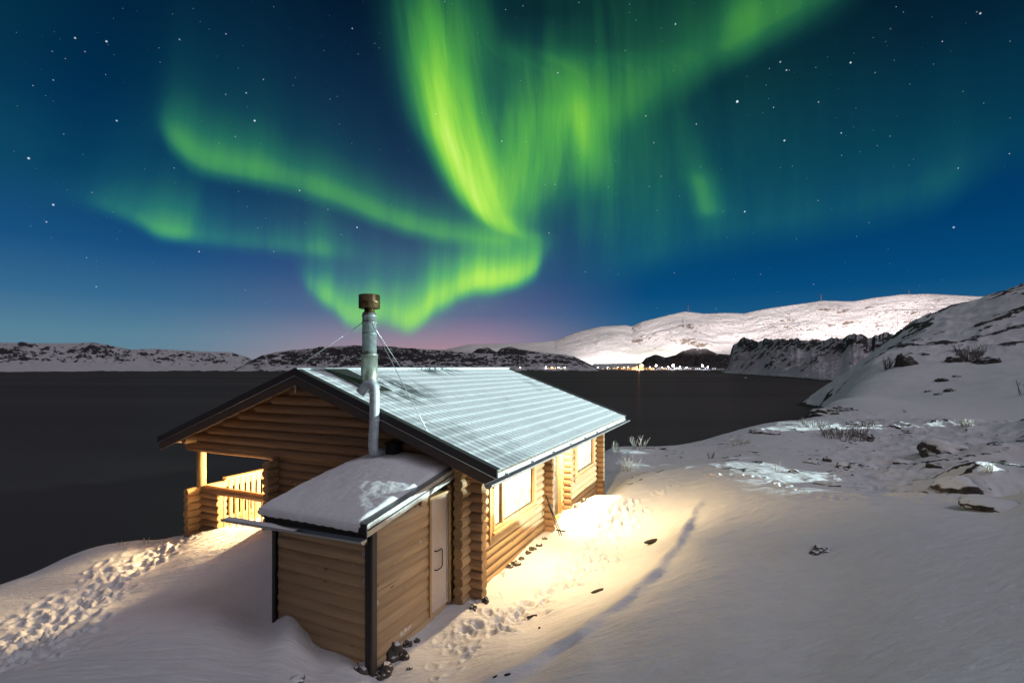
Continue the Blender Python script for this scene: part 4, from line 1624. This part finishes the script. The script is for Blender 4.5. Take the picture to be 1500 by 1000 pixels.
def rock_px(px, py, wpx, hpx, mat, label, group=None, d0=3.0, deep=1.0, sink=.28, rot=0.0, seed=[1]):
    """a rock standing where the photo shows its foot"""
    p = hit(px, py, d0)
    if p is None:
        return
    k = p[1] / F
    seed[0] += 1
    h = hpx * k
    rock_obj((p[0], p[1] + wpx * k * .3 * deep, p[2] - h * sink), wpx * k, wpx * k * deep, h, mat, label, group, seed[0], rot=rot)


GS = 'stones by the shed corner'
rock_px(573, 968, 40, 32, ROCK, 'largest stone of the pile at the near corner of the shed', GS, 6)
rock_px(560, 992, 30, 24, ROCK, 'grey brown stone at the foot of the shed corner post', GS, 6)
rock_px(596, 948, 13, 13, ROCK, 'dark stone on top of the pile by the shed side', GS, 6)
rock_px(610, 941, 9, 9, ROCK, 'small dark stone furthest along the shed side from its corner post', GS, 6)
rock_px(592, 966, 14, 20, ROCK, 'narrow dark stone right of the pile beside the shed', GS, 6)
rock_px(528, 985, 22, 14, ROCK, 'flat dark stone in the snow left of the shed corner post', GS, 6)
rock_px(600, 981, 8, 4, ROCK, 'flat dark chip of stone below the shed pile', GS, 6)
rock_px(694, 893, 10, 9, ROCK, 'dark round stone under the near cabin corner, left one', 'stones under the cabin corner', 6)
rock_px(711, 884, 11, 14, ROCK, 'dark round stone under the near cabin corner, right one', 'stones under the cabin corner', 6)
ordn = ['first', 'second', 'third', 'fourth', 'fifth', 'sixth', 'seventh', 'eighth']
for i, (px, py, w_, h_) in enumerate([(746, 833, 11, 8), (756, 829, 14, 10), (764, 820, 9, 7), (774, 812, 9, 7), (781, 806, 12, 8), (790, 800, 9, 7), (798, 790, 8, 5)]):
    rock_px(px, py, w_, h_, ROCK, ordn[i] + ' dark stone along the wall under the near window, counted from the gable', 'stones along the wall foot', 6)
for i, (px, py, w_, h_) in enumerate([(846, 742, 9, 6), (856, 735, 9, 6), (866, 727, 10, 6)]):
    rock_px(px, py, w_, h_, ROCK, ordn[i] + ' dark stone along the wall under the far window, counted from the door', 'stones along the wall foot', 6)
for px, py, w_, h_, mt, lb in [
    (1208, 808, 26, 10, ROCK, 'black rock poking from the smooth snow mound in the open plateau'),
    (1196, 812, 14, 6, ROCK, 'small black rock left of the one in the open plateau'),
    (1396, 661, 58, 24, ROCKSNOW, 'humped rock dusted with pale lit snow'),
    (1272, 645, 30, 14, ROCK, 'dark wedge shaped rock right of the frosted bush'),
    (1425, 718, 60, 22, ROCKSNOW, 'broad boulder with a pale lit face and dark left side'),
    (1478, 744, 74, 11, ROCKSNOW, 'long low dark ledge with a lit top at the right edge'),
    (1432, 740, 14, 8, ROCK, 'small dark rock before the broad lit boulder'),
    (1213, 676, 13, 9, ROCK, 'small pale and brown rock standing above the trail'),
    (1277, 687, 28, 10, ROCKSNOW, 'low dark rock with a trailing streak of lit snow'),
    (1240, 688, 26, 14, ROCKSNOW, 'crumbly rock between the small pale rock and the streaked one'),
    (1326, 679, 20, 6, ROCKSNOW, 'small flat rock with a white top in the middle of the heath'),
    (1376, 684, 22, 8, ROCK, 'dark flat rock left of the lit snow patches'),
    (1218, 711, 34, 6, ROCK, 'row of low black stone just above the trail dip'),
    (1165, 693, 16, 6, ROCK, 'low black stone at the bend of the trail'),
    (1192, 679, 20, 5, ROCK, 'thin dark ledge left of the small pale rock'),
    (1252, 622, 22, 7, ROCK, 'dark low rocks beside the frosted tuft'),
    (1313, 626, 14, 6, ROCK, 'small dark rock below the lit snow bank'),
    (1330, 634, 14, 5, ROCK, 'little dark rock on the heath left of the humped rock'),
    (1130, 634, 40, 8, ROCK, 'long dark rock ledge on the shore crest'),
    (1402, 530, 20, 15, ROCK, 'round dark boulder left of the grey hillside bush'),
    (1457, 532, 32, 16, ROCK, 'split dark boulder right of the grey hillside bush'),
    (1432, 518, 14, 9, ROCK, 'small boulder behind the grey hillside bush'),
    (1397, 573, 14, 6, ROCK, 'black rock of the scattered group low on the hillside, rightmost one'),
    (1376, 578, 9, 4, ROCK, 'small black rock at the front of the scattered group low on the hillside'),
    (1385, 558, 18, 8, ROCK, 'upper rock of the scattered group low on the hillside'),
    (1362, 574, 8, 4, ROCK, 'leftmost black rock of the scattered group low on the hillside'),
    (1403, 552, 10, 4, ROCK, 'thin dark rock above the scattered group on the hillside'),
    (1332, 535, 24, 26, ROCK, 'steep black crag on the hill shoulder above the headland'),
    (1358, 520, 10, 5, ROCK, 'small dark rock right of the steep black crag'),
    (1216, 607, 40, 12, ROCK, 'dark rocky band at the foot of the hill by the water'),
    (1245, 601, 34, 9, ROCK, 'dark rock ending the band at the hill foot'),
    (1494, 480, 8, 3, ROCK, 'lone dark rock high on the hillside at the right edge'),
    (960, 793, 36, 2, BAREGROUND, 'thin dark crescent of bare ground in the bright trodden snow'),
    (878, 866, 26, 2, BAREGROUND, 'slim dark splinter in the lit snow below the window'),
    (779, 904, 16, 2, BAREGROUND, 'small dark clod in the lit snow near the bank'),
    (790, 921, 4, 5, BAREGROUND, 'tiny black clod in the snow near the bank foot'),
    (744, 989, 12, 2, BAREGROUND, 'black clod at the bottom of the picture on the bank'),
    (726, 993, 9, 2, BAREGROUND, 'flat black clod left of the bottom clod on the bank'),
    (432, 999, 22, 6, ROCK, 'black stone tip in the snow at the bottom edge'),
    (1092, 556, 6, 3, ROCK, None),
]:
    if lb:
        rock_px(px, py, w_, h_, mt, lb, None, 4, deep=.35 if mt is BAREGROUND else 1.0, rot=.5 if mt is BAREGROUND else 0.0)
rock_obj(P3(1092, 554.5, 480)[:2] + (0.0,), 4.5, 3, 1.4, ROCK, 'tiny dark skerry in the water before the headland', None, 91)

# ------------------------------------------------------------------ frosted plants
def plant(px, py, hpx, wpx, n, mat, label, d0=4.0, lean=.5, name='frosted_tuft', branch=2, thick=.006, group=None, cat='plant'):
    p = hit(px, py, d0)
    if p is None:
        return
    k = p[1] / F
    H, Wd = hpx * k, wpx * k
    mb_ = MB()
    th = max(thick, .45 * k)
    for i in range(n):
        a = random.uniform(0, 2 * math.pi)
        r = math.sqrt(random.random())
        b0 = Vector((math.cos(a) * r * Wd / 2, math.sin(a) * r * Wd / 2, 0))
        dv = Vector((math.cos(a) * lean * random.uniform(.2, 1.1), math.sin(a) * lean * random.uniform(.2, 1.1), 1)).normalized()
        hh = H * random.uniform(.45, 1.0)
        bend = Vector((random.uniform(-.25, .25), random.uniform(-.25, .25), 0)) * hh
        pts = [b0 + Vector((0, 0, -.05)), b0 + dv * hh * .5 + bend * .3, b0 + dv * hh + bend]
        mb_.tube(pts, [th, th * .8, th * .35], 5)
        for _ in range(branch):
            t = random.uniform(.35, .85)
            q = b0 + dv * hh * t + bend * t * t
            e = Vector((random.uniform(-1, 1), random.uniform(-1, 1), random.uniform(.4, 1.2))).normalized()
            mb_.tube([q, q + e * hh * random.uniform(.18, .4)], [th * .7, th * .3], 4)
    o = mb_.build(name, mat, None, p)
    return tag(o, label, cat, group)


plant(10, 842, 34, 36, 26, TWIG, 'frost covered shrub on the shore edge at the far left', 7, .7, 'frosted_shrub')
plant(-14, 800, 42, 26, 9, TWIG, 'bare frosted twigs reaching in over the dark water at the left edge', 5, .8, 'frosted_shrub')
plant(180, 799, 8, 12, 6, TWIG, 'sparse pale grass stems on the left snow crest, nearer the cabin corner', 8)
plant(212, 797, 10, 6, 4, TWIG, 'two thin pale stalks on the left snow crest below the porch corner', 8)
plant(70, 828, 7, 14, 7, TWIGDARK, 'short dry stems in front of the round snow mound at the left', 8)
plant(1236, 642, 22, 56, 90, TWIGGREY, 'wide frosted bush on the heath above the trail', 12, .55, 'frosted_bush')
plant(1190, 624, 12, 40, 40, TWIGGREY, 'low white frosted bush at the shore crest', 12, .6, 'frosted_bush')
plant(1272, 624, 10, 16, 18, TWIGDARK, 'small brown tuft behind the dark wedge rock', 12)
plant(1420, 530, 28, 24, 70, TWIGGREY, 'grey bush between two boulders on the hillside', 20, .45, 'frosted_bush')
plant(1499, 578, 26, 8, 5, TWIGDARK, 'bare dark sapling at the right edge of the hillside', 20, .5, 'sapling')
plant(1412, 624, 12, 16, 26, TWIG, 'bright lit tuft of grass at the end of the pale snow patch', 12)
plant(1326, 604, 6, 5, 6, TWIG, 'tiny tuft at the tip of the lit snow bank', 12)
plant(900, 662, 16, 14, 14, TWIG, 'brown frosted stems right of the far cabin corner', 12, .5)
plant(935, 657, 20, 18, 16, TWIG, 'taller pale stems on the crest beyond the cabin', 12, .5)
plant(922, 688, 24, 20, 16, TWIG, 'frosted stems in the hollow beyond the far cabin corner', 12, .5)
plant(1040, 672, 14, 8, 6, TWIGDARK, 'brown tuft above the lit path', 12, .6)
plant(1138, 690, 16, 3, 3, TWIG, 'single pale stick in the snow above the trail', 12, .3)
plant(1085, 652, 12, 26, 20, TWIG, 'thin frosted stems on the crest left of the rock ledge', 12)
plant(1445, 690, 16, 14, 18, TWIG, 'white grass on top of the broad lit boulder', 12, .4)
plant(1300, 541, 20, 8, 14, TWIGDARK, 'small dark shrub at the hill foot by the headland', 30, .4)
plant(738, 843, 12, 8, 5, TWIG, 'a few pale straws at the wall foot by the near corner', 6, .6)

# ------------------------------------------------------------------ the town across the water
TOWNSHORE = m_snow_ground('town_shore_snow', .05, snow=(.6, .58, .6), far=True)
pa = np.linspace(math.atan((868 - 750) / F), math.atan((1085 - 750) / F), 90)
qa, qr = np.meshgrid(pa, np.array([2020, 2028, 2034, 2120, 2260, 2420.0]))
qz = np.array([-2, 1.2, 2.6, 3.5, 8, 30.0])[:, None] + 1.2 * fbm(qa * 160, qr * .01, 3, 11)
o = grid_mesh('town_shore', np.sin(qa) * qr, np.cos(qa) * qr, qz, TOWNSHORE, attrs={'rock': np.where(qr < 2031, .9, .1)})
tag(o, 'low snowy waterfront below the white mountain', 'waterfront', kind='structure')

HWALL = [m_plain('house_wall', c, .7) for c in ((.34, .10, .06), (.42, .36, .26), (.12, .12, .14), (.40, .24, .10))]
HROOF = m_plain('house_roof', (.45, .44, .46), .8)
LITW = [m_emit('lit_window', c, s) for c, s in (((1, .78, .42), 3.5), ((1, .55, .2), 5), ((.85, .9, 1), 3))]
LAMPW = [m_emit('lamp_glow', c, s) for c, s in (((1, .97, .92), 60), ((1, .62, .28), 40), ((.80, .86, 1), 70))]


def house(px, w, h, d, mat, lit, dist, label, z):
    p = pol(px, dist, z)
    a = math.atan((px - 750) / F)
    r = thing('waterfront_house', p, label, 'house', 'lit houses of the town across the water', -a)
    mb_ = MB()
    mb_.box(-w / 2, w / 2, 0, d, 0, h)
    mb_.build('wall', mat, r)
    mb_ = MB()
    e = .6
    vs_ = [(-w / 2 - e, -e, h), (w / 2 + e, -e, h), (w / 2 + e, d + e, h), (-w / 2 - e, d + e, h), (-w / 2 - e, d / 2, h + d * .35), (w / 2 + e, d / 2, h + d * .35)]
    mb_._add(vs_, [(0, 1, 5, 4), (2, 3, 4, 5), (0, 4, 3), (1, 2, 5), (0, 3, 2, 1)], False)
    mb_.build('roof', HROOF, r)
    nw = max(2, int(w / 6))
    for i in range(nw):
        if random.random() < .75:
            x = -w / 2 + (i + .5) * w / nw
            mb_ = MB()
            mb_.box(x - .9, x + .9, -.12, .02, h * .35, h * .8)
            mb_.build('window', lit, r)
    return r


hs = [(873, 14, 5), (882, 12, 6), (888, 16, 5), (897, 26, 8), (906, 24, 7), (913, 18, 6), (921, 16, 8), (929, 18, 6), (949, 20, 6), (956, 16, 5), (966, 18, 5), (974, 20, 6), (981, 16, 5), (991, 22, 6), (998, 18, 6),
      (1005, 20, 5), (1013, 26, 6), (1022, 20, 5), (1035, 16, 6), (1046, 16, 5)]
wn_ = ['brick red', 'cream', 'dark grey', 'ochre']
for i, (px, w_, h_) in enumerate(hs):
    lit = LITW[1] if 915 < px < 955 else (LITW[2] if px > 975 else LITW[0])
    house(px, w_, h_, 10, HWALL[i % 4], lit, 2048 + (i * 37) % 60, '%s waterfront house, %s in the lit row across the water from the left' % (wn_[i % 4], ['1st', '2nd', '3rd'][i] if i < 3 else '%dth' % (i + 1)), 2.6)
hs2 = [(752, 12, 4), (795, 12, 5), (803, 10, 4), (812, 14, 5), (822, 12, 4), (834, 12, 4), (848, 12, 5), (858, 14, 5)]
for i, (px, w_, h_) in enumerate(hs2):
    dist = 1480 if px < 830 else 1600 if px < 850 else 2045
    house(px, w_ * .8, h_, 7, HWALL[(i + 1) % 4], LITW[i % 2], dist, 'small lit house on the dark shore behind the roof, %s from the left' % ['1st', '2nd', '3rd', '4th', '5th', '6th', '7th', '8th'][i], 5.5)
# domed tank, orange in the lamplight
p = pol(940, 2075, 2.6)
r = thing('storage_tank', p, 'round topped tank glowing orange among the waterfront lights', 'tank')
mb = MB()
mb.lathe([(11, 0), (11, 14)], 0, 0, 24)
mb.build('drum', HWALL[3], r)
mb = MB()
mb.lathe([(11.3, 14), (10.5, 17), (8, 20), (4.5, 22), (.5, 23)], 0, 0, 24)
mb.build('dome', HROOF, r)
lamp('quay_lamp_light', 'POINT', pol(936, 2040, 12), (1, .5, .2), 4e5, 1.0)

lamps = [(940, 4, 1, 12, 'orange'), (933, 2.2, 1, 8, 'amber'), (961, 3.2, 0, 12, 'white'), (986, 4.2, 2, 12, 'blue white'), (979, 2.2, 2, 9, 'cold white'), (996, 2.4, 2, 9, 'bluish'), (1029, 3.6, 2, 11, 'blue white'),
         (1037, 2.2, 2, 9, 'cold white'), (1006, 1.8, 0, 8, 'pale'), (952, 1.8, 1, 8, 'amber'), (970, 1.6, 0, 8, 'pale'), (920, 2.0, 1, 8, 'amber'), (905, 1.4, 1, 8, 'amber'), (890, 1.2, 0, 7, 'pale'), (876, 1.3, 0, 7, 'pale'), (914, 1.4, 1, 7, 'amber')]
for i, (px, rad_, mi, z, cn) in enumerate(sorted(lamps)):
    p = pol(px, 2034, 2.4)
    rad_ *= 1.0 if rad_ > 3 else .7
    r = thing('street_lamp', p, '%s quay lamp, %s from the left along the far waterfront' % (cn, ['1st', '2nd', '3rd'][i] if i < 3 else '%dth' % (i + 1)), 'street lamp', 'lamps along the far waterfront')
    mb = MB()
    mb.tube([(0, 0, 0), (0, 0, z)], .3, 6)
    mb.build('pole', GREYMETAL, r)
    mb = MB()
    mb.lathe([(rad_ * math.sin(t), z + rad_ - rad_ * math.cos(t)) for t in [.02 + i_ * (math.pi - .04) / 10 for i_ in range(11)]], 0, 0, 14)
    mb.build('lamp', LAMPW[mi], r)
for i, (px, rad_, mi) in enumerate([(762, 1.1, 0), (800, 1.5, 0), (808, 1.2, 1), (818, 1.2, 0), (827, 1.0, 0), (839, 1.0, 0), (853, 1.0, 0)]):
    p = pol(px, 1470 if px < 830 else 1560, 4.5)
    r = thing('street_lamp', p, 'small warm lamp on the dark shore just above the roof, %s from the left' % ['1st', '2nd', '3rd', '4th', '5th', '6th', '7th'][i], 'street lamp', 'lamps on the dark shore')
    mb = MB()
    mb.tube([(0, 0, -2), (0, 0, 5)], .2, 6)
    mb.build('pole', GREYMETAL, r)
    mb = MB()
    mb.lathe([(rad_ * math.sin(t), 5 + rad_ - rad_ * math.cos(t)) for t in [.02 + i_ * (math.pi - .04) / 8 for i_ in range(9)]], 0, 0, 12)
    mb.build('lamp', LAMPW[mi], r)

# masts on the mountain
for px, py, hpx, lb in ((1008, 459, 13, 'thin radio mast on the left shoulder of the white mountain'), (1203, 443, 11, 'stout radio mast on the middle of the mountain ridge'), (1332, 432, 6, 'short radio mast on the summit of the mountain')):
    d = 3690
    p = pol(px, d, EYE + (Y0 - py) / F * d * math.cos(math.atan((px - 750) / F)) - 8)
    hh = hpx * d / F + 8
    r = thing('radio_mast', p, lb, 'mast', 'masts on the mountain ridge')
    mb = MB()
    for s_ in range(3):
        t = s_ * 2.094
        mb.tube([(math.cos(t) * 4, math.sin(t) * 4, 0), (math.cos(t) * 1, math.sin(t) * 1, hh)], .9, 5)
    for k in range(6):
        z = hh * (k + .5) / 6
        rr_ = 4 - 3 * z / hh
        q = [(math.cos(t) * rr_, math.sin(t) * rr_, z) for t in (0, 2.094, 4.189, 6.283)]
        mb.tube(q, .6, 4)
    mb.build('lattice', DARKMETAL, r)
    mb = MB()
    mb.tube([(-6, 0, hh * .8), (6, 0, hh * .8)], .8, 5)
    mb.build('antenna', DARKMETAL, r)
